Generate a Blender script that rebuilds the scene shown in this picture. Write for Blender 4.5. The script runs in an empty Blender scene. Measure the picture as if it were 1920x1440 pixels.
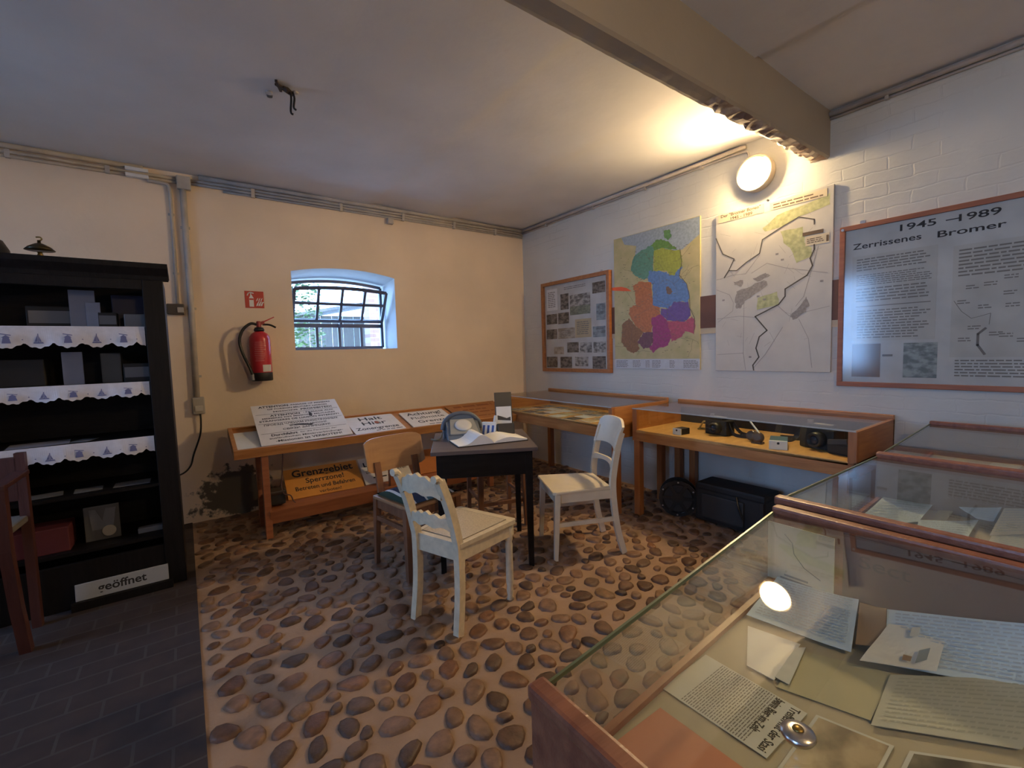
import bpy, bmesh, math, random
from mathutils import Vector, Matrix
from math import radians, sin, cos, pi
random.seed(7)
SC = bpy.context.scene
COL = SC.collection

# ------------------------------------------------------------------ camera
cam_d = bpy.data.cameras.new('camera')
cam = bpy.data.objects.new('camera', cam_d); COL.objects.link(cam)
cam_d.sensor_fit = 'HORIZONTAL'; cam_d.sensor_width = 36.0
cam_d.lens = 36.0 * 847.7 / 1920.0
cam_d.clip_start = 0.02; cam_d.clip_end = 200
YAW, PITCH, ROLL = radians(35.97), radians(-4.095), radians(-1.652)
Fv = Vector((sin(YAW)*cos(PITCH), cos(YAW)*cos(PITCH), sin(PITCH)))
Rv = Vector((cos(YAW), -sin(YAW), 0)); Uv = Rv.cross(Fv)
R2 = cos(ROLL)*Rv + sin(ROLL)*Uv; U2 = -sin(ROLL)*Rv + cos(ROLL)*Uv
cam.matrix_world = Matrix(((R2.x, U2.x, -Fv.x, 0), (R2.y, U2.y, -Fv.y, 0), (R2.z, U2.z, -Fv.z, 1.45), (0, 0, 0, 1)))
SC.camera = cam

# ------------------------------------------------------------------ world, light, exposure
SC.view_settings.view_transform = 'Standard'
SC.view_settings.look = 'None'
SC.view_settings.gamma = 1.0
SC.view_settings.use_curve_mapping = False
SC.view_settings.exposure = 1.5
SC.cycles.use_denoising = True
SC.cycles.max_bounces = 10
SC.cycles.diffuse_bounces = 5
SC.cycles.glossy_bounces = 4
SC.cycles.transparent_max_bounces = 16
SC.cycles.caustics_reflective = False
SC.cycles.caustics_refractive = False
SC.cycles.sample_clamp_indirect = 4.0
SKY = 7.2
LAMP = 310.0
w = bpy.data.worlds.new('sky'); SC.world = w; w.use_nodes = True
bgn = w.node_tree.nodes['Background']
bgn.inputs[0].default_value = (0.30, 0.54, 1.0, 1); bgn.inputs[1].default_value = SKY

def portal(name, loc, rot, sx, sy):
    l = bpy.data.lights.new(name, 'AREA'); l.shape = 'RECTANGLE'; l.size = sx; l.size_y = sy
    l.cycles.is_portal = True
    o = bpy.data.objects.new(name, l); o.location = loc; o.rotation_euler = rot; COL.objects.link(o)
portal('window_light_portal', (1.45, 5.36, 1.93), (radians(-90), 0, 0), 1.2, 0.95)
portal('window_light_portal', (-2.97, 3.27, 1.8), (0, radians(-90), 0), 1.8, .8)
portal('window_light_portal', (-2.97, -.05, 1.8), (0, radians(-90), 0), 1.4, 1.0)
sun_d = bpy.data.lights.new('sun', 'SUN'); sun_d.energy = 2.0; sun_d.angle = .01; sun_d.color = (1, .95, .86)
sun = bpy.data.objects.new('sun', sun_d); COL.objects.link(sun); sun.rotation_euler = (radians(28), radians(22), 0)   # high, from behind the house: it only lights the yard

# ------------------------------------------------------------------ helpers
def link_mesh(name, bm, mats, parent=None, smooth=False):
    me = bpy.data.meshes.new(name); bm.normal_update(); bm.to_mesh(me); bm.free()
    for m in (mats if isinstance(mats, (list, tuple)) else [mats]): me.materials.append(m)
    if smooth:
        for p in me.polygons: p.use_smooth = True
    o = bpy.data.objects.new(name, me); COL.objects.link(o)
    if parent is not None: o.parent = parent
    return o
def struct(name, bm, mats, parent=None, smooth=False):
    o = link_mesh(name, bm, mats, parent, smooth)
    if parent is None: o['kind'] = 'structure'
    return o
def tag(o, label, cat, group=None):
    o['label'] = label; o['category'] = cat
    if group: o['group'] = group
    return o
def thing(name, label, cat, loc=(0, 0, 0), rotz=0.0, group=None, M=None):
    o = bpy.data.objects.new(name, None); COL.objects.link(o); o.empty_display_size = .05
    if M is not None: o.matrix_world = M
    else: o.location = loc; o.rotation_euler = (0, 0, rotz)
    return tag(o, label, cat, group)
def part(name, bm, mats, parent, label=None, smooth=False):
    o = link_mesh(name, bm, mats, parent, smooth)
    if label: o['label'] = label
    return o
def solo(name, bm, mats, label, cat, group=None, smooth=False, M=None):
    o = link_mesh(name, bm, mats, None, smooth)
    if M is not None: o.matrix_world = M
    return tag(o, label, cat, group)
NB = bmesh.new
def box(bm, x0, x1, y0, y1, z0, z1, bev=0.0, M=None, mi=0):
    vs = [bm.verts.new((x, y, z)) for x in (x0, x1) for y in (y0, y1) for z in (z0, z1)]
    fs = [bm.faces.new([vs[i] for i in f]) for f in ((0,1,3,2),(4,6,7,5),(0,4,5,1),(2,3,7,6),(0,2,6,4),(1,5,7,3))]
    for f in fs: f.material_index = mi
    if bev > 0:
        es = list({e for f in fs for e in f.edges})
        r = bmesh.ops.bevel(bm, geom=es, offset=bev, segments=2, profile=.6, affect='EDGES', clamp_overlap=True)
        vs = list({v for f in r['faces'] for v in f.verts} | {v for v in vs if v.is_valid})
        for f in {f for v in vs for f in v.link_faces}: f.material_index = mi
    if M is not None: bmesh.ops.transform(bm, matrix=M, verts=vs)
    return vs
def beam(bm, p0, p1, w, h, up=(0, 0, 1), w1=None, h1=None, bev=0.0, mi=0):
    """tapering bar from p0 to p1"""
    p0, p1 = Vector(p0), Vector(p1); d = (p1-p0).normalized(); up = Vector(up)
    s = d.cross(up)
    if s.length < 1e-4: s = d.cross(Vector((1, 0, 0)))
    s.normalize(); u = s.cross(d)
    w1 = w if w1 is None else w1; h1 = h if h1 is None else h1
    vs = []
    for p, a, b in ((p0, w, h), (p1, w1, h1)):
        for i, j in ((-1, -1), (1, -1), (1, 1), (-1, 1)): vs.append(bm.verts.new(p + s*a/2*i + u*b/2*j))
    fs = [bm.faces.new([vs[i] for i in f]) for f in ((3,2,1,0),(4,5,6,7),(0,1,5,4),(1,2,6,5),(2,3,7,6),(3,0,4,7))]
    for f in fs: f.material_index = mi
    if bev > 0:
        es = list({e for f in fs for e in f.edges})
        bmesh.ops.bevel(bm, geom=es, offset=bev, segments=2, profile=.6, affect='EDGES', clamp_overlap=True)
def tube(bm, pts, r, seg=10, rads=None, cap=True):
    pts = [Vector(p) for p in pts]; rings = []; n0 = None
    for i, p in enumerate(pts):
        a = pts[max(i-1, 0)]; b = pts[min(i+1, len(pts)-1)]; d = (b-a).normalized()
        if n0 is None:
            n0 = d.orthogonal().normalized()
        n0 = (n0 - d*n0.dot(d)).normalized(); m = d.cross(n0)
        rr = rads[i] if rads else r
        rings.append([bm.verts.new(p + (n0*cos(2*pi*k/seg) + m*sin(2*pi*k/seg))*rr) for k in range(seg)])
    for A, B in zip(rings, rings[1:]):
        for k in range(seg): bm.faces.new((A[k], A[(k+1) % seg], B[(k+1) % seg], B[k]))
    if cap:
        bm.faces.new(rings[0][::-1]); bm.faces.new(rings[-1])
def curve_pts(pts, n=6):
    P = [Vector(p) for p in pts]; out = []
    for i in range(len(P)-1):
        a = P[max(i-1, 0)]; b = P[i]; c = P[i+1]; d = P[min(i+2, len(P)-1)]
        for k in range(n):
            t = k/n
            out.append(.5*((2*b) + (c-a)*t + (2*a-5*b+4*c-d)*t*t + (3*b-a-3*c+d)*t**3))
    out.append(P[-1]); return out
def lathe(bm, prof, seg=24, M=None, mi=0):
    rings = []; vs = []
    for r, z in prof:
        if r < 1e-6: v = [bm.verts.new((0, 0, z))]
        else: v = [bm.verts.new((r*cos(2*pi*k/seg), r*sin(2*pi*k/seg), z)) for k in range(seg)]
        rings.append(v); vs += v
    fs = []
    for A, B in zip(rings, rings[1:]):
        for k in range(seg):
            k2 = (k+1) % seg
            if len(A) == 1 and len(B) == 1: continue
            if len(A) == 1: fs.append(bm.faces.new((A[0], B[k2], B[k])))
            elif len(B) == 1: fs.append(bm.faces.new((A[k], A[k2], B[0])))
            else: fs.append(bm.faces.new((A[k], A[k2], B[k2], B[k])))
    for r in (rings[0], rings[-1]):
        if len(r) > 2:
            f = bm.faces.new(r[::-1] if r is rings[0] else r); fs.append(f)
    for f in fs: f.material_index = mi
    if M is not None: bmesh.ops.transform(bm, matrix=M, verts=vs)
    return vs
def prism(bm, poly, z0, z1, M=None, mi=0):
    a = [bm.verts.new((x, y, z0)) for x, y in poly]; b = [bm.verts.new((x, y, z1)) for x, y in poly]
    n = len(poly); fs = [bm.faces.new(a[::-1]), bm.faces.new(b)]
    for i in range(n): fs.append(bm.faces.new((a[i], a[(i+1) % n], b[(i+1) % n], b[i])))
    for f in fs: f.material_index = mi
    if M is not None: bmesh.ops.transform(bm, matrix=M, verts=a+b)
def flat(bm, poly, z, mi=0):
    f = bm.faces.new([bm.verts.new((x, y, z)) for x, y in poly]); f.material_index = mi
    if f.calc_area() > 0:
        f.normal_update()
        if f.normal.z < 0: f.normal_flip()
def rect(bm, x0, y0, x1, y1, z, mi=0): flat(bm, [(x0, y0), (x1, y0), (x1, y1), (x0, y1)], z, mi)
def line2(bm, pts, wd, z, mi=0):
    for (x0, y0), (x1, y1) in zip(pts, pts[1:]):
        d = Vector((x1-x0, y1-y0)); L = d.length
        if L < 1e-5: continue
        d /= L; n = Vector((-d.y, d.x))*wd/2; e = d*wd*.35
        flat(bm, [(x0-e.x-n.x, y0-e.y-n.y), (x1+e.x-n.x, y1+e.y-n.y), (x1+e.x+n.x, y1+e.y+n.y), (x0-e.x+n.x, y0-e.y+n.y)], z, mi)
def words(bm, x0, y0, w, h, n, z, mi=0, fill=.42, rag=.25, rnd=random):
    """n lines of small printed words inside a w x h block whose upper left corner is (x0, y0)"""
    lh = h/n
    for i in range(n):
        y = y0 - (i+.75)*lh; x = x0; end = x0 + w*(1-rag*rnd.random())
        while x < end:
            L = min(rnd.uniform(.7, 2.6)*lh*1.1, x0+w-x)
            if L > .15*lh: rect(bm, x, y, x+L, y+lh*fill, z, mi)
            x += L + lh*.35
def text(bm, s, x, y, size, z, width=None, align='CENTER', mi=0, bold=.0, rot=0.0, ext=.0003):
    cu = bpy.data.curves.new('t', 'FONT'); cu.body = s; cu.size = size; cu.offset = bold*size; cu.extrude = ext
    cu.resolution_u = 3
    o = bpy.data.objects.new('t', cu); COL.objects.link(o)
    bpy.context.view_layer.update()
    me = bpy.data.meshes.new_from_object(o.evaluated_get(bpy.context.evaluated_depsgraph_get()))
    xs = [v.co.x for v in me.vertices]
    a, b = (min(xs), max(xs)) if xs else (0, 1)
    sx = 1.0 if width is None else width/max(b-a, 1e-6)
    off = {'CENTER': -(a+b)/2, 'LEFT': -a, 'RIGHT': -b}[align]
    T = Matrix.Translation((x, y, z)) @ Matrix.Rotation(rot, 4, 'Z') @ Matrix.Diagonal((sx, 1, 1, 1)) @ Matrix.Translation((off, 0, 0))
    me.transform(T)
    for p in me.polygons: p.material_index = mi
    k = len(bm.faces); bm.from_mesh(me); bm.faces.ensure_lookup_table()
    for f in bm.faces[k:]: f.material_index = mi
    bpy.data.objects.remove(o); bpy.data.curves.remove(cu); bpy.data.meshes.remove(me)
def frame(o, xd, yd):
    o, x, y = Vector(o), Vector(xd).normalized(), Vector(yd)
    z = x.cross(y).normalized(); y = z.cross(x)
    return Matrix(((x.x, y.x, z.x, o.x), (x.y, y.y, z.y, o.y), (x.z, y.z, z.z, o.z), (0, 0, 0, 1)))
XW, YW, HC = 3.82, 4.93, 3.08           # right wall, back wall, ceiling
def on_right(y, z, off=0.0): return frame((XW-off, y, z), (0, -1, 0), (0, 0, 1))
def on_back(x, z, off=0.0): return frame((x, YW-off, z), (1, 0, 0), (0, 0, 1))

# ------------------------------------------------------------------ materials
def mat(name, col, rough=.6, metal=0.0, var=0.12, scale=6.0, bump=0.0, bscale=40.0, col2=None, stretch=None, spec=.5, ramp=(.3, .7)):
    m = bpy.data.materials.new(name); m.use_nodes = True
    nt = m.node_tree; N = nt.nodes; L = nt.links; b = N['Principled BSDF']
    b.inputs['Roughness'].default_value = rough; b.inputs['Metallic'].default_value = metal
    b.inputs['Specular IOR Level'].default_value = spec
    tc = N.new('ShaderNodeTexCoord'); mp = N.new('ShaderNodeMapping'); L.new(tc.outputs['Object'], mp.inputs[0])
    if stretch: mp.inputs['Scale'].default_value = stretch
    no = N.new('ShaderNodeTexNoise'); no.inputs['Scale'].default_value = scale; no.inputs['Detail'].default_value = 5
    L.new(mp.outputs[0], no.inputs['Vector'])
    cr = N.new('ShaderNodeValToRGB'); L.new(no.outputs['Fac'], cr.inputs[0])
    c2 = col2 or tuple(min(1, c*(1+var)) for c in col)
    c1 = tuple(c*(1-var) for c in col) if not col2 else col
    cr.color_ramp.elements[0].position = ramp[0]; cr.color_ramp.elements[1].position = ramp[1]
    cr.color_ramp.elements[0].color = (*c1, 1); cr.color_ramp.elements[1].color = (*c2, 1)
    L.new(cr.outputs[0], b.inputs['Base Color'])
    if bump:
        n2 = N.new('ShaderNodeTexNoise'); n2.inputs['Scale'].default_value = bscale; n2.inputs['Detail'].default_value = 4
        L.new(mp.outputs[0], n2.inputs['Vector'])
        bp = N.new('ShaderNodeBump'); bp.inputs['Strength'].default_value = bump; bp.inputs['Distance'].default_value = .01
        L.new(n2.outputs['Fac'], bp.inputs['Height']); L.new(bp.outputs[0], b.inputs['Normal'])
    return m
def wood(name, c1, c2, rough=.45, axis='X', scale=5.0):
    st = {'X': (1, 9, 9), 'Y': (9, 1, 9), 'Z': (9, 9, 1)}[axis]
    return mat(name, c1, rough, 0, 0, scale, .12, scale*4, c2, st)
def glass_mat(name, tint=(.93, .97, .93), ior=1.5, rough=.015):
    m = bpy.data.materials.new(name); m.use_nodes = True; nt = m.node_tree; N = nt.nodes; L = nt.links
    for n in list(N):
        if n.type != 'OUTPUT_MATERIAL': N.remove(n)
    out = [n for n in N if n.type == 'OUTPUT_MATERIAL'][0]
    tr = N.new('ShaderNodeBsdfTransparent'); tr.inputs[0].default_value = (*tint, 1)
    gl = N.new('ShaderNodeBsdfGlossy'); gl.inputs['Roughness'].default_value = rough
    fr = N.new('ShaderNodeFresnel'); fr.inputs[0].default_value = ior
    geo = N.new('ShaderNodeNewGeometry'); mr = N.new('ShaderNodeMapRange')   # the same index from either side of a thin pane
    mr.inputs['To Min'].default_value = ior; mr.inputs['To Max'].default_value = 1/ior
    L.new(geo.outputs['Backfacing'], mr.inputs['Value']); L.new(mr.outputs[0], fr.inputs[0])
    mx = N.new('ShaderNodeMixShader')
    L.new(fr.outputs[0], mx.inputs[0]); L.new(tr.outputs[0], mx.inputs[1]); L.new(gl.outputs[0], mx.inputs[2]); L.new(mx.outputs[0], out.inputs[0])
    return m
def emis(name, col, s):
    m = bpy.data.materials.new(name); m.use_nodes = True; b = m.node_tree.nodes['Principled BSDF']
    b.inputs['Base Color'].default_value = (*[min(1, c) for c in col], 1)
    b.inputs['Emission Color'].default_value = (*col, 1); b.inputs['Emission Strength'].default_value = s
    return m
def plain(name, c, rough=.6, metal=0.0): return mat(name, c, rough, metal, .05, 12)

PINE_X = wood('pine_x', (.36, .145, .045), (.50, .23, .075), .38, 'X', 4)
PINE_Y = wood('pine_y', (.36, .145, .045), (.50, .23, .075), .38, 'Y', 4)
PINE_Z = wood('pine_z', (.33, .12, .04), (.44, .18, .06), .4, 'Z', 4)
PINE_RED = wood('pine_red', (.26, .085, .035), (.36, .13, .05), .4, 'X', 4)
TRAY = wood('oak_tray', (.55, .30, .09), (.68, .40, .13), .5, 'Y', 3)
BLACKWOOD = wood('black_stained_wood', (.005, .004, .004), (.010, .008, .008), .5, 'X', 5)
BLACKWOOD.node_tree.nodes['Principled BSDF'].inputs['Specular IOR Level'].default_value = .2
DARKTOP = wood('dark_table_wood', (.085, .065, .06), (.12, .09, .085), .45, 'X', 4)
CABWOOD = wood('dark_cabinet_wood', (.006, .005, .005), (.011, .009, .009), .5, 'Z', 5)
CABWOOD.node_tree.nodes['Principled BSDF'].inputs['Specular IOR Level'].default_value = .2
BROWNCHAIR = wood('brown_chair_wood', (.17, .075, .04), (.25, .115, .06), .4, 'Z', 4)
PLY = wood('plywood', (.36, .19, .095), (.44, .25, .12), .4, 'X', 3)
WHITEPAINT = mat('white_chair_paint', (.64, .55, .39), .5, 0, .10, 30, .12, 60)
CREAMPAINT = mat('cream_chair_paint', (.68, .60, .45), .38, 0, .06, 12, .05, 30)
BLACK = plain('black_plastic', (.012, .012, .013), .4)
BLACKMATT = plain('black_leather', (.014, .013, .013), .65)
DARKGREY = plain('dark_grey', (.05, .05, .055), .5)
INK = plain('ink', (.02, .018, .02), .7)
GREYINK = plain('grey_ink', (.20, .19, .18), .8)
FAINTINK = plain('faint_ink', (.36, .34, .31), .8)
PAPER = mat('paper', (.84, .84, .82), .8, 0, .04, 10)
PAPER_DAYLIT = mat('daylight_tinted_paper', (.62, .76, .90), .8, 0, .05, 12)  # blue daylight falling on the case papers is put into this colour
PAPER_GREY = mat('grey_paper', (.64, .66, .64), .8, 0, .06, 10)
PAPER_TAN = mat('tan_paper', (.55, .44, .27), .8, 0, .08, 10)
PAPER_OLIVE = mat('olive_paper', (.50, .47, .32), .8, 0, .06, 8)
PAPER_BROWN = mat('brown_paper', (.33, .21, .12), .8, 0, .12, 6)
PAPER_PINK = mat('salmon_paper', (.60, .26, .17), .8, 0, .06, 6)
SIGNWHITE = mat('sign_white', (.72, .70, .66), .5, 0, .05, 14)
SIGNORANGE = mat('sign_orange', (.62, .27, .05), .5, 0, .08, 8)
GLASS = glass_mat('glass', (.965, .98, .955))
WGLASS = glass_mat('window_glass', (.98, .985, .985))
STEEL = plain('steel', (.55, .53, .50), .28, 1.0)
IRON = plain('dark_iron', (.05, .05, .06), .5)
PIPE = mat('painted_conduit', (.50, .46, .42), .5, 0, .15, 8, .05, 20)
PIPEWHITE = plain('white_plastic', (.8, .8, .8), .4)
GREYBOX = plain('grey_plastic', (.42, .39, .36), .5)
RED = plain('red_paint', (.50, .025, .035), .3)
SIGNRED = plain('sign_red', (.50, .035, .02), .4)
WHITE = plain('white', (.8, .8, .78), .5)
BRASS = plain('brass', (.30, .20, .06), .35, 1.0)
# ================================================================== SETTING
def node_wall(name, col, bump=.25, bscale=14, stain=False, brick=False):
    m = mat(name, col, .85, 0, .07, 1.6, 0)
    nt = m.node_tree; N = nt.nodes; L = nt.links; b = N['Principled BSDF']
    tc = N.new('ShaderNodeTexCoord')
    n1 = N.new('ShaderNodeTexNoise'); n1.inputs['Scale'].default_value = bscale; n1.inputs['Detail'].default_value = 6
    L.new(tc.outputs['Object'], n1.inputs['Vector'])
    bp = N.new('ShaderNodeBump'); bp.inputs['Strength'].default_value = bump; bp.inputs['Distance'].default_value = .012
    L.new(n1.outputs['Fac'], bp.inputs['Height'])
    if brick:
        sx = N.new('ShaderNodeSeparateXYZ'); cx = N.new('ShaderNodeCombineXYZ')
        L.new(tc.outputs['Object'], sx.inputs[0]); L.new(sx.outputs['Y'], cx.inputs['X']); L.new(sx.outputs['Z'], cx.inputs['Y'])
        nz = N.new('ShaderNodeTexNoise'); nz.inputs['Scale'].default_value = 7; L.new(tc.outputs['Object'], nz.inputs['Vector'])
        ad = N.new('ShaderNodeMixRGB'); ad.blend_type = 'LINEAR_LIGHT'; ad.inputs[0].default_value = .02
        L.new(cx.outputs[0], ad.inputs[1]); L.new(nz.outputs['Color'], ad.inputs[2])
        bk = N.new('ShaderNodeTexBrick'); bk.inputs['Scale'].default_value = 1.0
        bk.inputs['Mortar Size'].default_value = .006; bk.inputs['Mortar Smooth'].default_value = .6
        bk.inputs['Brick Width'].default_value = .25; bk.inputs['Row Height'].default_value = .083
        L.new(ad.outputs[0], bk.inputs['Vector'])
        # only part of the joints still shows through the thick paint
        msk = N.new('ShaderNodeTexNoise'); msk.inputs['Scale'].default_value = 2.3; msk.inputs['Detail'].default_value = 3
        L.new(tc.outputs['Object'], msk.inputs['Vector'])
        mm = N.new('ShaderNodeMapRange'); mm.inputs['From Min'].default_value = .42; mm.inputs['From Max'].default_value = .62
        L.new(msk.outputs['Fac'], mm.inputs['Value'])
        mu = N.new('ShaderNodeMath'); mu.operation = 'MULTIPLY'; L.new(bk.outputs['Fac'], mu.inputs[0]); L.new(mm.outputs[0], mu.inputs[1])
        b2 = N.new('ShaderNodeBump'); b2.invert = True; b2.inputs['Strength'].default_value = .35; b2.inputs['Distance'].default_value = .008
        L.new(mu.outputs[0], b2.inputs['Height']); L.new(bp.outputs[0], b2.inputs['Normal']); bp = b2
    L.new(bp.outputs[0], b.inputs['Normal'])
    if stain:
        src = b.inputs['Base Color'].links[0].from_socket
        sx = N.new('ShaderNodeSeparateXYZ'); L.new(tc.outputs['Object'], sx.inputs[0])
        def mth(op, a, bb, c=None):
            q = N.new('ShaderNodeMath'); q.operation = op
            for i, v in enumerate((a, bb, c)):
                if v is None: continue
                if isinstance(v, (int, float)): q.inputs[i].default_value = v
                else: L.new(v, q.inputs[i])
            return q.outputs[0]
        nz = N.new('ShaderNodeTexNoise'); nz.inputs['Scale'].default_value = 6.5; nz.inputs['Detail'].default_value = 6; nz.inputs['Roughness'].default_value = .62
        L.new(tc.outputs['Object'], nz.inputs['Vector'])
        dx = mth('DIVIDE', mth('SUBTRACT', sx.outputs['X'], .36), .42); dz = mth('DIVIDE', mth('SUBTRACT', sx.outputs['Z'], .2), .30)
        d = mth('SQRT', mth('ADD', mth('MULTIPLY', dx, dx), mth('MULTIPLY', dz, dz)), 0)
        v = mth('SUBTRACT', mth('MULTIPLY', nz.outputs['Fac'], 2.1), d)
        mr = N.new('ShaderNodeMapRange'); mr.inputs['From Min'].default_value = .26; mr.inputs['From Max'].default_value = .40
        L.new(v, mr.inputs['Value'])
        mx = N.new('ShaderNodeMixRGB'); L.new(mr.outputs[0], mx.inputs[0]); L.new(src, mx.inputs[1]); mx.inputs[2].default_value = (.13, .115, .10, 1)
        L.new(mx.outputs[0], b.inputs['Base Color'])
    return m
W_BACK = node_wall('cream_plaster', (.84, .69, .53), .3, 12, stain=True)
W_RIGHT = node_wall('white_painted_brick', (.66, .66, .61), .35, 10, brick=True)
W_PLAIN = node_wall('cream_plaster_plain', (.58, .50, .42), .3, 12)
W_CEIL = node_wall('whitewashed_ceiling', (.70, .70, .72), .25, 9)
W_REVEAL = mat('white_reveal', (.52, .53, .53), .8, 0, .04, 6, .1, 14)
XL, YF = -2.6, -1.6                     # left and front walls (outside the frame)

def holed(bm, u0, u1, v0, v1, front, back, P, d0, d1, mi_r=1):
    """wall sheet u0..u1 x v0..v1 with a hole; P(u, v, depth) maps to world; hole loops run bottom-left, bottom-right, then over the top back to the left"""
    def side(loop, d, flip):
        n = len(loop); V = [bm.verts.new(P(u, v, d)) for u, v in loop]
        c = [bm.verts.new(P(*q, d)) for q in ((u0, v0), (u1, v0), (u1, v1), (u0, v1))]
        top = [bm.verts.new(P(u, v1, d)) for u, v in loop[2:]]; bot = [bm.verts.new(P(u, v0, d)) for u, v in loop[:2]]
        F = [(c[0], bot[0], V[0], V[-1], top[-1], c[3]), (bot[1], c[1], c[2], top[0], V[2], V[1]), (bot[0], bot[1], V[1], V[0])]
        for i in range(2, n-1): F.append((V[i], top[i-2], top[i-1], V[i+1]))
        for f in F: bm.faces.new(f[::-1] if flip else f)
        return V
    A = side(front, d0, False); B = side(back, d1, True); n = len(A)
    for i in range(n):
        f = bm.faces.new((A[i], A[(i+1) % n], B[(i+1) % n], B[i])); f.material_index = mi_r
def arch(x0, x1, zb, zc, zm, n=10):
    L = [(x0, zb), (x1, zb)]
    for i in range(n+1):
        t = i/n; L.append((x1+(x0-x1)*t, zc + (zm-zc)*(1-(2*t-1)**2)))
    return L
bm = NB()
WF = arch(.922, 1.985, 1.525, 2.307, 2.367); WB = arch(.935, 1.935, 1.530, 2.235, 2.285)
holed(bm, XL-.4, XW+.4, -.1, 3.3, WF, WB, lambda u, v, d: (u, YW+d, v), 0, .42)
struct('wall_back', bm, [W_BACK, W_REVEAL])
bm = NB(); box(bm, XW, XW+.3, YF-.3, YW, -.1, 3.3); struct('wall_right', bm, W_RIGHT)
bm = NB()
LW = [(2.92, .95), (3.62, .95), (3.62, 2.65), (2.92, 2.65)]
holed(bm, 2.0, YW, -.1, 3.3, LW, LW, lambda u, v, d: (XL-d, u, v), 0, .36)
LW = [(-.5, 1.15), (.4, 1.15), (.4, 2.45), (-.5, 2.45)]
holed(bm, YF-.3, 2.0, -.1, 3.3, LW, LW, lambda u, v, d: (XL-d, u, v), 0, .36)
struct('wall_left', bm, [W_PLAIN, W_REVEAL])
bm = NB(); box(bm, XL-.3, XW, YF-.3, YF, -.1, 3.3); struct('wall_front', bm, W_PLAIN)
# ceiling with shallow ridges along the old formwork
bm = NB()
xs = [XL-.35, -1.2, -.3, .8, 1.74, 1.76, 2.2, 2.73, 2.75, 3.3, XW+.25]; zs = [0, 0, -.01, 0, -.012, .008, 0, -.012, .010, 0, 0]
va = [bm.verts.new((x, YF-.25, HC+z)) for x, z in zip(xs, zs)]; vb = [bm.verts.new((x, YW+.35, HC+z)) for x, z in zip(xs, zs)]
vc = [bm.verts.new((x, YF-.25, HC+.3)) for x in (xs[0], xs[-1])]; vd = [bm.verts.new((x, YW+.35, HC+.3)) for x in (xs[0], xs[-1])]
for i in range(len(xs)-1): bm.faces.new((va[i], vb[i], vb[i+1], va[i+1]))
bm.faces.new((vc[0], vc[1], vd[1], vd[0]))
struct('ceiling', bm, W_CEIL)
# downstand beam with a broken patch of plaster near the right wall
def beam_mat():
    m = node_wall('beam_plaster', (.40, .35, .28), .35, 10)
    nt = m.node_tree; N = nt.nodes; L = nt.links; b = N['Principled BSDF']; src = b.inputs['Base Color'].links[0].from_socket
    at = N.new('ShaderNodeVertexColor'); at.layer_name = 'broken'
    nz = N.new('ShaderNodeTexNoise'); nz.inputs['Scale'].default_value = 9; nz.inputs['Detail'].default_value = 6
    tc = N.new('ShaderNodeTexCoord'); L.new(tc.outputs['Object'], nz.inputs['Vector'])
    mp = N.new('ShaderNodeValToRGB'); mp.color_ramp.elements[0].color = (.20, .13, .11, 1); mp.color_ramp.elements[1].color = (.50, .44, .38, 1)
    mp.color_ramp.elements[0].position = .42; mp.color_ramp.elements[1].position = .58; L.new(nz.outputs['Fac'], mp.inputs[0])
    mx = N.new('ShaderNodeMixRGB'); L.new(at.outputs['Color'], mx.inputs[0]); L.new(src, mx.inputs[1]); L.new(mp.outputs[0], mx.inputs[2])
    L.new(mx.outputs[0], b.inputs['Base Color'])
    return m
bm = NB(); rnd = random.Random(3)
cl = bm.loops.layers.color.new('broken')
loops = []; nx = 150
for i in range(nx+1):
    x = -2.6 + (XW+2.6)*i/nx; rough = .55 if x > 2.35 else .1
    j = lambda s: rnd.uniform(-s, s)*rough
    pr = [(1.332, HC+.05), (1.332, 2.77+j(.004)), (1.345+j(.006), 2.758+j(.004)), (1.385+j(.008), 2.757+j(.012)), (1.425+j(.008), 2.760+j(.012)), (1.452+j(.012), 2.770+j(.012)), (1.456+j(.008), 2.80), (1.456, HC+.05)]
    loops.append(([bm.verts.new((x, y, z)) for y, z in pr], x))
for (A, xa), (B, xb) in zip(loops, loops[1:]):
    for k in range(len(A)-1):
        f = bm.faces.new((A[k], A[k+1], B[k+1], B[k]))
        val = 1.0 if (2 <= k <= 5 and xa > 2.35) else 0.0
        for lp in f.loops: lp[cl] = (val, val, val, 1)
bmesh.ops.recalc_face_normals(bm, faces=bm.faces)
struct('trim_1', bm, beam_mat())

# floor: field stones set in mortar, one surface
def stone_mat():
    m = mat('field_stone', (.20, .108, .060), .55, 0, .3, 22, .25, 90)
    nt = m.node_tree; N = nt.nodes; L = nt.links; b = N['Principled BSDF']; src = b.inputs['Base Color'].links[0].from_socket
    at = N.new('ShaderNodeVertexColor'); at.layer_name = 'stone_tone'
    mx = N.new('ShaderNodeMixRGB'); mx.blend_type = 'MULTIPLY'; mx.inputs[0].default_value = 1; L.new(src, mx.inputs[1]); L.new(at.outputs['Color'], mx.inputs[2])
    L.new(mx.outputs[0], b.inputs['Base Color']); return m
MORTAR = mat('mortar', (.28, .175, .105), .85, 0, 0, 5, .5, 30, (.36, .235, .15))
bm = NB(); rnd = random.Random(11)
cl = bm.loops.layers.color.new('stone_tone')
NXg, NYg = 38, 60
gx = [-.02 + (XW+.12)*i/NXg for i in range(NXg+1)]; gy = [YF-.2 + (YW-YF+.4)*i/NYg for i in range(NYg+1)]
gv = [[bm.verts.new((x, y, -.010 + (0 if i == 0 else rnd.uniform(-.004, .003)))) for y in gy] for i, x in enumerate(gx)]
for i in range(NXg):
    for k in range(NYg): bm.faces.new((gv[i][k], gv[i+1][k], gv[i+1][k+1], gv[i][k+1]))
pts = []; tries = 0; grid = {}
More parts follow.
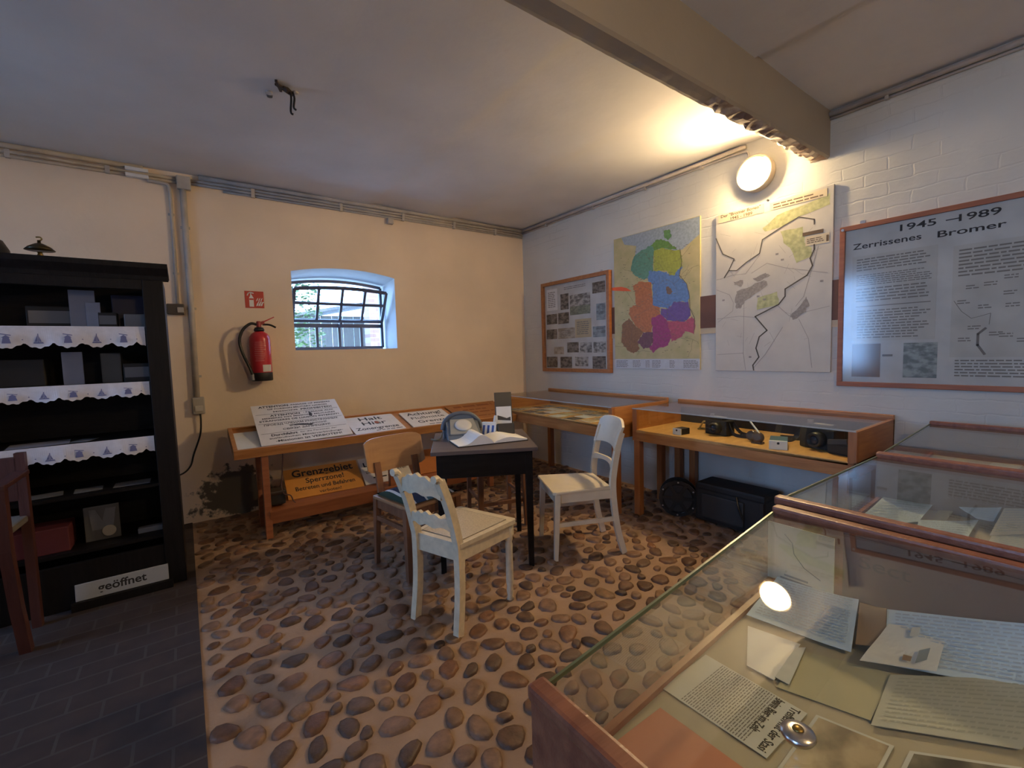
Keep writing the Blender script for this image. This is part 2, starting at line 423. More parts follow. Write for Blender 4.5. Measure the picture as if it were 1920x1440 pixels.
def near(x, y, r):
    gx_, gy_ = int(x/.13), int(y/.13)
    for a in range(gx_-1, gx_+2):
        for b_ in range(gy_-1, gy_+2):
            for (qx, qy, qr) in grid.get((a, b_), ()):
                if (qx-x)**2 + (qy-y)**2 < (qr+r)**2: return True
    return False
for rr, nt_ in ((.060, 900), (.053, 3500), (.046, 9000), (.039, 14000), (.031, 12000)):
    for _ in range(nt_):
        x = rnd.uniform(.03, XW-.05); y = rnd.uniform(.2, YW-.06); r = rr*rnd.uniform(.92, 1.06)
        if not near(x, y, r*1.05):
            grid.setdefault((int(x/.13), int(y/.13)), []).append((x, y, r)); pts.append((x, y, r))
for x, y, r in pts:
    th = rnd.gauss(.5, .7); el = rnd.uniform(1.05, 1.42); ra, rb = r*.98*el**.5, r*.90/el**.5
    n = 11; ph = [rnd.uniform(0, 6.28) for _ in range(3)]; am = [rnd.uniform(.03, .12), rnd.uniform(.02, .11), rnd.uniform(.0, .06)]
    tone = rnd.uniform(.6, 1.25); hue = rnd.uniform(-.02, .12); col = (tone*(1+hue), tone, tone*(1-hue), 1)
    top = rnd.uniform(.001, .008); tx, ty = rnd.uniform(-.05, .05), rnd.uniform(-.05, .05)
    rings = []
    for s, h in ((1.0, -.013), (.93, top*.45-.003), (.74, top*.85), (.4, top)):
        ring = []
        for k in range(n):
            a = 2*pi*k/n; q = 1 + sum(m_*cos((j+2)*a+p) for j, (m_, p) in enumerate(zip(am, ph)))
            u, v = ra*q*s*cos(a), rb*q*s*sin(a)
            ring.append(bm.verts.new((x+u*cos(th)-v*sin(th), y+u*sin(th)+v*cos(th), h + (tx*u+ty*v if h > -.01 else 0))))
        rings.append(ring)
    fs = []
    for A, B in zip(rings, rings[1:]):
        for k in range(n): fs.append(bm.faces.new((A[k], A[(k+1) % n], B[(k+1) % n], B[k])))
    fs.append(bm.faces.new(rings[-1]))
    for f in fs:
        f.material_index = 1; f.smooth = True
        for lp in f.loops: lp[cl] = col
struct('floor', bm, [MORTAR, stone_mat()])
# brick paving on the left
def brick_floor():
    m = mat('brick_paving', (.028, .018, .016), .85, 0, 0, 9, .3, 60, (.042, .027, .023))
    nt = m.node_tree; N = nt.nodes; L = nt.links; b = N['Principled BSDF']; src = b.inputs['Base Color'].links[0].from_socket
    tc = N.new('ShaderNodeTexCoord'); bk = N.new('ShaderNodeTexBrick'); bk.inputs['Scale'].default_value = 1
    bk.inputs['Brick Width'].default_value = .245; bk.inputs['Row Height'].default_value = .122; bk.inputs['Mortar Size'].default_value = .006
    L.new(tc.outputs['Object'], bk.inputs['Vector'])
    mx = N.new('ShaderNodeMixRGB'); L.new(bk.outputs['Fac'], mx.inputs[0]); L.new(src, mx.inputs[1]); mx.inputs[2].default_value = (.05, .04, .036, 1)
    L.new(mx.outputs[0], b.inputs['Base Color'])
    bp = N.new('ShaderNodeBump'); bp.invert = True; bp.inputs['Strength'].default_value = .6; bp.inputs['Distance'].default_value = .006
    L.new(bk.outputs['Fac'], bp.inputs['Height']); L.new(bp.outputs[0], b.inputs['Normal']); return m
bm = NB(); box(bm, XL-.1, -.02, YF-.1, YW+.05, -.12, -.002); struct('floor_left', bm, brick_floor())

# window_1: iron frame with an opened upper sash
win = bpy.data.objects.new('window_1', None); COL.objects.link(win); win['kind'] = 'structure'
bm = NB(); yf = 5.21
def abar(bm, x0, x1, z0, zc, zm, w_, y):
    P = [(x0, y, z0), (x1, y, z0)] + [(x1+(x0-x1)*t/10, y, zc+(zm-zc)*(1-(2*t/10-1)**2)) for t in range(11)] + [(x0, y, z0)]
    for a, b_ in zip(P, P[1:]): beam(bm, a, b_, w_, .03, (0, 1, 0))
abar(bm, .945, 1.915, 1.545, 2.228, 2.272, .03, yf)
beam(bm, (.945, yf, 1.79), (1.915, yf, 1.79), .04, .03, (0, 1, 0))
for x in (1.195, 1.43, 1.672): beam(bm, (x, yf, 1.545), (x, yf, 1.79), .028, .022, (0, 1, 0))
beam(bm, (1.44, yf-.02, 1.78), (1.44, yf-.05, 1.84), .03, .03, (0, 1, 0))
struct('window_frame', bm, plain('blue_grey_iron', (.09, .10, .14), .5), win)
for i in range(4):
    bm = NB(); x0 = (.945, 1.195, 1.43, 1.672)[i]; x1 = (1.195, 1.43, 1.672, 1.915)[i]
    box(bm, x0, x1, yf-.002, yf+.002, 1.55, 1.785); struct('pane', bm, WGLASS, win)
sash = bpy.data.objects.new('sash', None); COL.objects.link(sash); sash.parent = win
sash.matrix_local = Matrix.Translation((0, 5.175, 1.842)) @ Matrix.Rotation(radians(31), 4, 'X')
bm = NB()
SX = (.955, 1.19, 1.43, 1.67, 1.905); ztop = lambda x: .355 + .03*(1-((x-1.43)/.475)**2)
P = [(SX[0], 0, 0), (SX[4], 0, 0)] + [(SX[4]-(SX[4]-SX[0])*t/10, 0, ztop(SX[4]-(SX[4]-SX[0])*t/10)) for t in range(11)] + [(SX[0], 0, 0)]
for a, b_ in zip(P, P[1:]): beam(bm, a, b_, .032, .024, (0, 1, 0))
for x in SX[1:4]: beam(bm, (x, 0, 0), (x, 0, ztop(x)), .026, .02, (0, 1, 0))
beam(bm, (SX[0], 0, .2), (SX[4], 0, .2), .026, .02, (0, 1, 0))
struct('sash_frame', bm, bpy.data.materials['blue_grey_iron'], sash)
bm = NB()
for i in range(4):
    x0, x1 = SX[i], SX[i+1]
    box(bm, x0, x1, -.002, .002, 0, .2); prism(bm, [(x0, .2), (x1, .2), (x1, ztop(x1)), (x0, ztop(x0))], -.002, .002, Matrix.Rotation(radians(90), 4, 'X'))
struct('pane', bm, WGLASS, sash)
# window_2: in the left wall, outside the picture
w2 = bpy.data.objects.new('window_2', None); COL.objects.link(w2); w2['kind'] = 'structure'
bm = NB(); xf = XL-.24
for a, b_ in (((2.93, .96), (3.61, .96)), ((3.61, .96), (3.61, 2.64)), ((3.61, 2.64), (2.93, 2.64)), ((2.93, 2.64), (2.93, .96)), ((3.27, .96), (3.27, 2.64)), ((2.93, 1.8), (3.61, 1.8))):
    beam(bm, (xf, *a), (xf, *b_), .03, .03, (1, 0, 0))
struct('window_frame', bm, bpy.data.materials['blue_grey_iron'], w2)
bm = NB(); box(bm, xf-.002, xf+.002, 2.93, 3.61, .96, 2.64); struct('pane', bm, WGLASS, w2)

w3 = bpy.data.objects.new('window_3', None); COL.objects.link(w3); w3['kind'] = 'structure'
bm = NB()
for a, b_ in (((-.49, 1.16), (.39, 1.16)), ((.39, 1.16), (.39, 2.44)), ((.39, 2.44), (-.49, 2.44)), ((-.49, 2.44), (-.49, 1.16)), ((-.2, 1.16), (-.2, 2.44)), ((-.49, 1.8), (.39, 1.8))):
    beam(bm, (xf, *a), (xf, *b_), .03, .03, (1, 0, 0))
struct('window_frame', bm, bpy.data.materials['blue_grey_iron'], w3)
bm = NB(); box(bm, xf-.002, xf+.002, -.49, .39, 1.16, 2.44); struct('pane', bm, WGLASS, w3)
# ================================================================== WALL THINGS
# round bulkhead lamp, its light is its own
def wall_lamp(label, M, glass=None):
  t = thing('wall_lamp', label, 'lamp', M=M)
  bm = NB(); lathe(bm, [(.10, 0), (.138, 0), (.142, .02), (.142, .062), (.136, .072), (.124, .074), (.121, .06), (.10, .05)], 32); part('rim', bm, plain('lamp_rim', (.62, .56, .45), .4), t, smooth=True)
  bm = NB(); lathe(bm, [(.121, .034), (.120, .06), (.112, .088), (.095, .113), (.066, .133), (.034, .143), (0, .145)], 32); part('glass_dome', bm, glass, t, smooth=True)
def dome_mat(LAMP):
    m = emis('lamp_glass', (1.0, .70, .36), LAMP); nt = m.node_tree; N = nt.nodes; L = nt.links; b = N['Principled BSDF']
    # the bulb sits low in the globe: its upper part glows less
    tc = N.new('ShaderNodeTexCoord'); mp = N.new('ShaderNodeVectorMath'); mp.operation = 'DOT_PRODUCT'; mp.inputs[1].default_value = (-.35, .94, 0)
    L.new(tc.outputs['Object'], mp.inputs[0])
    mr = N.new('ShaderNodeMapRange'); mr.inputs['From Min'].default_value = -.05; mr.inputs['From Max'].default_value = .07
    mr.inputs['To Min'].default_value = LAMP; mr.inputs['To Max'].default_value = LAMP*.03; mr.interpolation_type = 'SMOOTHSTEP'
    L.new(mp.outputs['Value'], mr.inputs['Value'])
    # emission is dimmed towards the rim to keep the nearby wall from bleaching
    sz = N.new('ShaderNodeSeparateXYZ'); L.new(tc.outputs['Object'], sz.inputs[0])
    m2 = N.new('ShaderNodeMapRange'); m2.inputs['From Min'].default_value = .075; m2.inputs['From Max'].default_value = .125
    m2.inputs['To Min'].default_value = .08; m2.inputs['To Max'].default_value = 1.0; L.new(sz.outputs['Z'], m2.inputs['Value'])
    mu = N.new('ShaderNodeMath'); mu.operation = 'MULTIPLY'; L.new(mr.outputs[0], mu.inputs[0]); L.new(m2.outputs[0], mu.inputs[1])
    L.new(mu.outputs[0], b.inputs['Emission Strength']); return m
wall_lamp('round glowing bulkhead lamp high on the white brick wall beside the beam', on_right(1.832, 2.808), dome_mat(LAMP))
wall_lamp('second round bulkhead lamp on the wall behind the viewer, outside the picture', frame((1.0, YF, 2.7), (-1, 0, 0), (0, 0, 1)), dome_mat(LAMP*.3))

# conduits
def pipe_run(name, label, specs, clips, sect):
    t = thing(name, label, 'conduit')
    for pts, r in specs:
        bm = NB(); tube(bm, pts, r, 8); part('pipe', bm, PIPE, t, smooth=True)
    for c in clips:
        bm = NB(); box(bm, *c); part('clip', bm, sect, t)
yb = YW
pipe_run('conduit_run', 'bundle of painted conduits under the ceiling along the window wall', [
    ([(.22, yb-.025, 3.055), (3.8, yb-.025, 3.055)], .020), ([(.10, yb-.016, 3.020), (3.8, yb-.016, 3.020)], .012),
    ([(.14, yb-.016, 2.992), (3.8, yb-.016, 2.992)], .011), ([(.40, yb-.014, 2.968), (3.8, yb-.014, 2.968)], .010)],
    [(x, x+.03, yb-.03, yb, 2.955, 3.035) for x in (.62, 1.42, 2.1, 2.75, 3.35)], PIPE)
pipe_run('conduit_run', 'bundle of conduits under the ceiling above the black cabinet', [
    ([(XL+.02, yb-.025, 3.055), (-.16, yb-.025, 3.055)], .020), ([(XL+.02, yb-.016, 3.015), (.06, yb-.016, 3.015)], .013),
    ([(XL+.02, yb-.014, 2.985), (.08, yb-.014, 2.985)], .012)], [(x, x+.03, yb-.03, yb, 2.972, 3.03) for x in (-1.6, -.95, -.4)], PIPE)
t = thing('conduit_clamp', 'bright white three slot clamp on the conduits above the cabinet', 'clamp', (-.2, yb-.03, 3.03))
for z0, z1 in ((.045, .058), (-.012, .016), (-.062, -.034)):
    bm = NB(); box(bm, -.075, .075, -.022, .028, z0, z1, .005); part('strap', bm, PIPEWHITE, t)
pipe_run('vertical_conduit', 'thick painted conduit running down the window wall to the grey socket', [([(.10, yb-.025, 3.0), (.095, yb-.025, 2.0), (.085, yb-.025, 1.13)], .024)],
    [(.062, .132, yb-.012, yb, z, z+.02) for z in (2.6, 1.9, 1.3)], PIPE)
pipe_run('vertical_conduit', 'thin painted conduit running down to the small black switch', [(curve_pts([(-.14, yb-.02, 2.962), (-.02, yb-.02, 2.958), (.005, yb-.016, 2.93), (.01, yb-.016, 2.85)], 4)+[(.002, yb-.016, 1.95)], .013)],
    [(-.016, .028, yb-.012, yb, z, z+.018) for z in (2.7, 2.2)], PIPE)
bm = NB(); box(bm, .06, .16, yb-.055, yb, 2.93, 3.04, .008); solo('junction_box', bm, PIPE, 'painted junction box at the top of the thick vertical conduit', 'junction box')
bm = NB(); box(bm, 1.93, 1.99, yb-.05, yb, 2.895, 2.955, .006); solo('junction_box', bm, PIPE, 'small junction box hanging below the conduits right of the window', 'junction box')
t = thing('wall_socket', 'grey surface mounted socket at the foot of the thick conduit', 'socket', (.093, yb, 1.05))
bm = NB(); box(bm, -.045, .045, -.055, 0, -.075, .075, .008); hs = part('housing', bm, GREYBOX, t)
bm = NB(); box(bm, -.028, .028, -.066, -.054, -.05, .0, .004); part('plug', bm, plain('light_grey_plastic', (.55, .53, .5), .5), hs)
bm = NB(); tube(bm, curve_pts([(.10, yb-.04, .98), (.10, yb-.04, .9), (.085, yb-.035, .78), (.03, yb-.03, .62), (.0, yb-.03, .52), (-.06, yb-.03, .46), (-.16, yb-.03, .44)], 6), .007, 8)
solo('power_cable', bm, BLACK, 'thin black cable hanging from the grey socket and going behind the cabinet', 'cable', smooth=True)
t = thing('light_switch', 'small black switch with a grey rocker beside the cabinet edge', 'switch', (-.005, yb, 1.905))
bm = NB(); box(bm, -.075, .05, -.05, 0, -.05, .04, .008); hs = part('housing', bm, plain('dark_brown_plastic', (.06, .05, .045), .5), t)
bm = NB(); box(bm, .0, .045, -.06, -.045, -.035, .01, .004); part('rocker', bm, GREYBOX, hs)
pipe_run('conduit_run', 'conduits along the ceiling of the brick wall from the corner to the lamp', [
    ([(XW-.022, yb-.03, 3.050), (XW-.022, 1.92, 3.050)], .018), (([(XW-.014, yb-.03, 3.018), (XW-.014, 2.05, 3.022)] + curve_pts([(XW-.014, 2.05, 3.022), (XW-.014, 1.93, 3.015), (XW-.014, 1.90, 2.985), (XW-.014, 1.9, 2.95)], 4)[1:]), .009)],
    [(XW-.03, XW, y, y+.02, 3.005, 3.034) for y in (4.4, 3.6, 2.9, 2.3)], PIPE)
pipe_run('conduit_run', 'conduit along the ceiling of the brick wall right of the beam', [
    ([(XW-.022, 1.33, 3.050), (XW-.022, YF+.05, 3.050)], .018), ([(XW-.012, 1.33, 3.022), (XW-.012, YF+.05, 3.022)], .009)],
    [(XW-.03, XW, y, y+.02, 3.01, 3.034) for y in (1.0, .4)], PIPE)

# broken ceiling fixing
t = thing('ceiling_fixing', 'broken rusty lamp fixing with two dangling wires on the ceiling', 'ceiling fitting', (.61, 3.08, HC))
bm = NB(); beam(bm, (-.055, -.03, -.012), (.05, .045, -.012), .022, .012); beam(bm, (0, 0, -.006), (.01, -.05, -.05), .03, .02); beam(bm, (-.06, -.06, -.01), (-.02, .03, -.014), .014, .014)
br = part('bracket', bm, plain('rusty_iron', (.05, .032, .03), .7), t)
for x, l in ((.012, .13), (.03, .10)):
    bm = NB(); tube(bm, curve_pts([(x, -.045, -.04), (x+.006, -.055, -.08), (x-.004, -.07, -.04-l), (x+.008, -.075, -.055-l)], 4), .006, 8); part('wire', bm, BLACK, br, smooth=True)
bm = NB(); lathe(bm, [(.0, 0), (.022, 0), (.02, -.014), (0, -.016)], 14, Matrix.Translation((-.075, .10, 0))); lathe(bm, [(.0, 0), (.018, 0), (.014, -.01), (0, -.012)], 12, Matrix.Translation((.06, .02, 0)))
part('plug_hole', bm, plain('light_filler', (.5, .47, .45), .8), t)
bm = NB(); lathe(bm, [(0, 0), (.018, 0), (.016, -.012), (0, -.014)], 12); solo('ceiling_plug', bm, IRON, 'small dark dowel stub in the ceiling beside the broken fixing', 'plug', M=Matrix.Translation((.545, 3.22, HC)))

# fire sign and extinguisher
t = thing('fire_sign', 'square red sign with a white extinguisher and flames above the extinguisher', 'sign', M=on_back(.512, 1.932))
bm = NB(); box(bm, 0, .157, 0, .158, 0, .003); part('plate', bm, SIGNRED, t)
bm = NB(); z = .0035
flat(bm, [(.035, .012), (.072, .012), (.072, .095), (.066, .108), (.041, .108), (.035, .095)], z); flat(bm, [(.042, .108), (.064, .108), (.06, .122), (.046, .122)], z)
line2(bm, [(.022, .118), (.03, .138), (.05, .146), (.072, .138)], .009, z); line2(bm, [(.05, .122), (.052, .146)], .008, z)
for k in range(3):
    x = .09+.018*k; flat(bm, [(x, .018), (x+.016, .024), (x+.02, .045), (x+.034, .07-.006*k), (x+.02, .06), (x+.006, .04)], z)
    flat(bm, [(x, .062), (x+.012, .072), (x+.022, .098), (x+.01, .088)], z)
pg = part('pictogram', bm, WHITE, t)
bm = NB(); rect(bm, .036, .075, .071, .09, .0042); part('pictogram_band', bm, SIGNRED, pg)
t = thing('fire_extinguisher', 'red fire extinguisher with black hose hanging on the window wall', 'fire extinguisher', (.598, YW-.115, 1.245))
bm = NB(); lathe(bm, [(.0, .03), (.086, .03), (.088, .06), (.088, .375), (.083, .41), (.066, .44), (.038, .458), (.03, .465), (.03, .475), (0, .475)], 28); part('cylinder', bm, RED, t, smooth=True)
bm = NB(); lathe(bm, [(0, 0), (.084, 0), (.09, .006), (.09, .075), (.088, .078), (.0, .078)], 28); part('skirt', bm, plain('black_rubber', (.015, .012, .014), .5), t, smooth=True)
bm = NB(); lathe(bm, [(.0, .46), (.04, .46), (.045, .475), (.036, .495), (.022, .50), (0, .50)], 18); part('neck_ring', bm, BLACK, t, smooth=True)
bm = NB(); lathe(bm, [(.0, .49), (.02, .49), (.02, .545), (.016, .555), (0, .555)], 14); beam(bm, (0, 0, .53), (.045, 0, .545), .024, .03); vl = part('valve', bm, plain('valve_red', (.35, .04, .04), .4), t)
bm = NB(); beam(bm, (.03, 0, .545), (.13, -.01, .595), .022, .012, w1=.018, h1=.008); part('lever', bm, RED, vl)
bm = NB(); tube(bm, curve_pts([(.03, 0, .525), (.09, -.005, .522), (.14, -.01, .497)], 4), .009, 8); part('handle', bm, BLACK, vl)
bm = NB(); tube(bm, curve_pts([(-.02, 0, .525), (-.07, -.01, .53), (-.135, -.01, .47), (-.165, -.01, .37), (-.145, -.02, .25), (-.10, -.05, .12), (-.082, -.05, .05)], 7), .0125, 10); ho = part('hose', bm, BLACK, t, smooth=True)
bm = NB(); lathe(bm, [(0, 0), (.017, 0), (.014, .05), (.012, .06), (0, .06)], 12, Matrix.Translation((-.084, -.05, .01))); part('nozzle', bm, plain('nozzle_grey', (.25, .24, .25), .4), ho)
bm = NB()
def wrap(bm, a0, a1, z0, z1, r=.0886, n=8):
    V = [[bm.verts.new((r*sin(radians(a0+(a1-a0)*k/n)), -r*cos(radians(a0+(a1-a0)*k/n)), zz)) for zz in (z0, z1)] for k in range(n+1)]
    for a, b_ in zip(V, V[1:]): bm.faces.new((a[0], b_[0], b_[1], a[1]))
wrap(bm, 0, 55, .085, .15); part('inspection_sticker', bm, PAPER_GREY, t, 'pale inspection sticker low on the cylinder')
bm = NB()
for k in range(11): wrap(bm, -40+random.uniform(0, 6), 15+random.uniform(-8, 10), .185+k*.017, .191+k*.017, .0887, 6)
part('instruction_print', bm, plain('pink_print', (.62, .22, .22), .5), t)
bm = NB(); box(bm, -.03, .03, .085, .113, .27, .37, .004); part('wall_bracket', bm, BLACK, t)

# maps and boards on the right wall
bm = NB(); box(bm, 3.4-3.4, 2.16, 0, .285, 0, .008); t = thing('hardboard_strip', 'brown hardboard strip on the brick wall showing between the maps', 'board', M=on_right(3.40, 1.61, .006))
part('panel', bm, mat('brown_hardboard', (.13, .06, .04), .6, 0, .1, 8), t)
bm = NB(); box(bm, 0, 2.16, -.05, 0, 0, .006); part('pale_edge', bm, mat('pale_strip', (.55, .47, .33), .7), t)

t = thing('district_map', 'coloured district map panel hanging between the photo board and the pale map', 'map', M=on_right(3.318, 1.237, .014))
bm = NB(); box(bm, 0, .998, 0, 1.372, -.012, .004, .002); part('panel', bm, mat('map_ground', (.44, .41, .20), .55, 0, .22, 9, 0, 40, (.58, .50, .27)), t)
U = -.026
R_ = {'sea': ((.33, .40, .46), [(.105, 1.368), (.994, 1.366), (.994, 1.21), (.82, 1.108), (.28, 1.156), (.296, 1.247), (.144, 1.29)]),
 'teal': ((.12, .28, .20), [(.225,1.114),(.256,1.161),(.359,1.194),(.458,1.221),(.486,1.17),(.477,.966),(.413,.9),(.342,.899),(.254,.954),(.201,1.01)]),
 'green': ((.13, .27, .07), [(.451,1.216),(.527,1.257),(.607,1.234),(.685,1.174),(.748,1.118),(.672,1.133),(.58,1.162),(.492,1.157)]),
 'leaf': ((.12, .26, .10), [(.594,1.326),(.66,1.322),(.685,1.262),(.646,1.226),(.607,1.257)]),
 'lime': ((.36, .40, .07), [(.486,1.158),(.58,1.168),(.672,1.133),(.772,1.102),(.797,1.022),(.797,.958),(.747,.933),(.715,.884),(.658,.898),(.632,.941),(.484,.965)]),
 'blue': ((.13, .24, .48), [(.421,.969),(.484,.965),(.632,.93),(.658,.898),(.715,.884),(.747,.933),(.797,.958),(.766,.865),(.845,.789),(.869,.678),(.857,.626),(.708,.642),(.643,.581),(.55,.601),(.468,.633),(.469,.829),(.413,.883)]),
 'orange': ((.47, .17, .06), [(.222,.856),(.327,.884),(.455,.854),(.468,.633),(.55,.601),(.556,.521),(.467,.505),(.451,.365),(.351,.371),(.248,.449),(.172,.564),(.181,.637),(.265,.653),(.251,.762)]),
 'purple': ((.15, .09, .29), [(.643,.581),(.708,.642),(.857,.626),(.881,.494),(.82,.445),(.629,.47),(.563,.532),(.557,.589)]),
 'magenta': ((.33, .05, .17), [(.452,.506),(.563,.532),(.629,.47),(.681,.308),(.641,.231),(.52,.199),(.471,.159),(.422,.213),(.465,.259),(.465,.365)]),
 'rose': ((.42, .09, .14), [(.629,.464),(.82,.445),(.893,.488),(.928,.448),(.917,.32),(.82,.357),(.783,.304),(.681,.263),(.681,.308)]),
 'brown': ((.27, .13, .05), [(.076,.46),(.172,.528),(.248,.449),(.351,.371),(.276,.278),(.305,.204),(.229,.157),(.167,.182),(.066,.279)]),
 'plum': ((.17, .07, .09), [(.351,.371),(.465,.365),(.465,.259),(.422,.213),(.349,.203),(.276,.278)]),
 'city': ((.20, .13, .10), [(.618,.786),(.657,.792),(.689,.744),(.683,.711),(.631,.729)])}
mats = []; bm = NB(); rnd = random.Random(5)
def rough_poly(P, amp=.008, n=5):
    out = []
    for (x0, y0), (x1, y1) in zip(P, P[1:]+P[:1]):
        for k in range(n):
            q = k/n; a = 0 if k == 0 else amp
            out.append((x0+(x1-x0)*q+rnd.uniform(-a, a), y0+(y1-y0)*q+rnd.uniform(-a, a)))
    return out
for i, (k, (c, P)) in enumerate(R_.items()):
    mats.append(mat('map_'+k, c, .5, 0, .16, 45))
    P = [(x+.024, y) for x, y in P]
    if k == 'sea': P = [(min(x-.024, .996), y) for x, y in P]
    flat(bm, P if k == 'sea' else rough_poly(P), .0046 + (0 if k == 'sea' else .0004 + .00005*i), i)
part('printed_regions', bm, mats, t)
bm = NB()
for _ in range(26):
    x, y = rnd.uniform(.03, .95), rnd.uniform(.13, 1.25); a = rnd.uniform(0, 6.28); pts = []
    for k in range(6):
        pts.append((min(max(x, .01), .985), min(max(y, .12), 1.3))); a += rnd.uniform(-.6, .6); x += .045*cos(a); y += .045*sin(a)
    line2(bm, pts, .0022, .0058)
for _ in range(150):
    x, y = rnd.uniform(.05, .93), rnd.uniform(.14, 1.2); rect(bm, x, y, x+rnd.uniform(.008, .03), y+.004, .0058)
line2(bm, [(.797, 1.12), (.815, .99), (.79, .88), (.865, .79), (.893, .68), (.9, .56), (.945, .47), (.94, .34)], .006, .0062)
part('printed_rivers_and_names', bm, plain('map_ink', (.17, .15, .10), .7), t)
bm = NB(); rect(bm, .0, .0, .998, .1, .0048); part('legend_strip', bm, mat('legend_grey', (.55, .58, .62), .6, 0, .05, 20), t)
bm = NB()
for x0, w_ in ((.02, .16), (.24, .1), (.4, .05), (.48, .1), (.68, .06), (.83, .15)): words(bm, x0, .088, w_, .075, 6, .0055, rnd=rnd)
part('legend_print', bm, GREYINK, t)
bm = NB(); flat(bm, [(-.022, .87), (.10, .862), (.17, .84), (.235, .80), (.12, .815), (-.022, .838)], .0075); flat(bm, [(-.022, .87), (-.022, .838), (-.028, .84), (-.028, .868)], .0075)
part('arrow_sticker', bm, plain('neon_orange', (.85, .13, .03), .5), t, 'bright orange arrow sticker on the left edge')

t = thing('border_map', 'pale map of a village with a dark border line below the lamp', 'map', M=on_right(2.172, 1.232, .014))
bm = NB(); box(bm, 0, .877, 0, 1.335, -.012, .004, .003); part('panel', bm, mat('pale_map_ground', (.58, .56, .50), .5, 0, .07, 5), t)
G = .012; MAPGREEN = mat('map_green', (.44, .46, .24), .6, 0, .25, 30)
for P in ([(.511,1.084),(.669,1.084),(.682,.963),(.731,.918),(.737,.858),(.629,.824),(.582,.947),(.535,.993)], [(.345,.595),(.493,.628),(.506,.526),(.34,.498)], [(.377,1.14),(.486,1.213),(.688,1.243),(.842,1.28),(.843,1.201),(.635,1.163),(.534,1.122),(.403,1.109)]):
    bm = NB(); flat(bm, rough_poly([(x+G, y) for x, y in P], .006, 3), .0046); part('printed_wood', bm, MAPGREEN, t)
bm = NB()
for P in ([(.172,.668),(.253,.684),(.394,.73),(.42,.688),(.332,.635),(.241,.58),(.214,.529),(.167,.527),(.159,.602)], [(.305,.756),(.406,.786),(.443,.761),(.344,.725)], [(.144,.753),(.226,.754),(.213,.703),(.151,.725)], [(.589,.419),(.656,.499),(.699,.567),(.722,.493),(.657,.426),(.612,.399)]):
    flat(bm, rough_poly([(x+G, y) for x, y in P], .008, 4), .0048)
for x, y in ((.80, .66), (.53, .86), (.49, .91), (.35, .60), (.06, .6), (.40, .57), (.15, .92), (.29, .11)): rect(bm, x, y, x+.022, y+.014, .0049)
part('printed_villages', bm, mat('map_grey', (.30, .28, .26), .7, 0, .2, 60), t)
bm = NB()
for P in ([(.001,.703),(.117,.648),(.152,.576),(.146,.508),(.017,.422)], [(.241,.567),(.238,.151),(.259,.008)], [(.778,.92),(.718,.684),(.688,.568),(.634,.501)], [(.001,.787),(.144,.807),(.252,.803),(.367,.939)], [(.657,.402),(.725,.252),(.751,.034)], [(.544,.348),(.413,.135),(.325,.029)], [(.494,.528),(.589,.432),(.857,.48)], [(.3, .8), (.42, .86), (.56, .8), (.84, .72)], [(.01, .45), (.2, .46), (.33, .44)], [(.01, .14), (.24, .15)]):
    line2(bm, [(x+G*.5, y) for x, y in P], .004, .0047)
for _ in range(40):
    x, y = rnd.uniform(.03, .8), rnd.uniform(.05, 1.2); a = rnd.uniform(0, 3.1); L = rnd.uniform(.03, .1)
    line2(bm, [(x, y), (min(max(x+L*cos(a), .01), .865), min(y+L*sin(a), 1.3))], .0018, .0047)
part('printed_roads', bm, FAINTINK, t)
bm = NB()
line2(bm, [(x+G, y) for x, y in [(-.01,1.142),(.051,.999),(.15,.94),(.104,.851),(.171,.84),(.252,.895),(.357,.947),(.378,1.051),(.534,1.122),(.64,1.162),(.743,1.119),(.744,1.084)]], .008, .0055)
line2(bm, [(x+G, y) for x, y in [(.746,.938),(.747,.903),(.721,.843),(.738,.787),(.702,.722),(.552,.64),(.552,.584),(.506,.526),(.327,.446),(.421,.329),(.361,.28),(.336,.189),(.36,.116),(.312,.049),(.319,.009)]], .010, .0055)
line2(bm, [(.078, .798), (.116, .851)], .011, .0055)
part('printed_border_line', bm, plain('border_ink', (.10, .09, .07), .7), t)
bm = NB(); box(bm, .02, .40, 1.262, 1.330, .003, .006); CREAM = mat('label_cream', (.60, .53, .38), .6); part('title_label', bm, CREAM, t)
for q in ((.445, .835, 1.262, 1.318, .003, .006), (.70, .855, .935, 1.005, .003, .0055)):
    bm = NB(); box(bm, *q); part('title_label', bm, CREAM, t)
bm = NB(); text(bm, 'Der "Bromer Bogen"', .21, 1.303, .034, .0065, .33, bold=.02); text(bm, '1945 - 1989', .22, 1.268, .034, .0065, .18, bold=.02)
words(bm, .47, 1.312, .34, .045, 2, .0065, rnd=rnd); box(bm, .68, .815, 1.012, 1.038, .004, .0065); rect(bm, .835, .945, .85, .99, .006); words(bm, .71, .99, .11, .04, 3, .006, rnd=rnd)
part('title_print', bm, plain('brown_ink', (.12, .08, .05), .7), t)
bm = NB(); tube(bm, [(.43, 1.345, .0), (.43, 1.345, .014)], .008, 10); part('nail', bm, IRON, t)

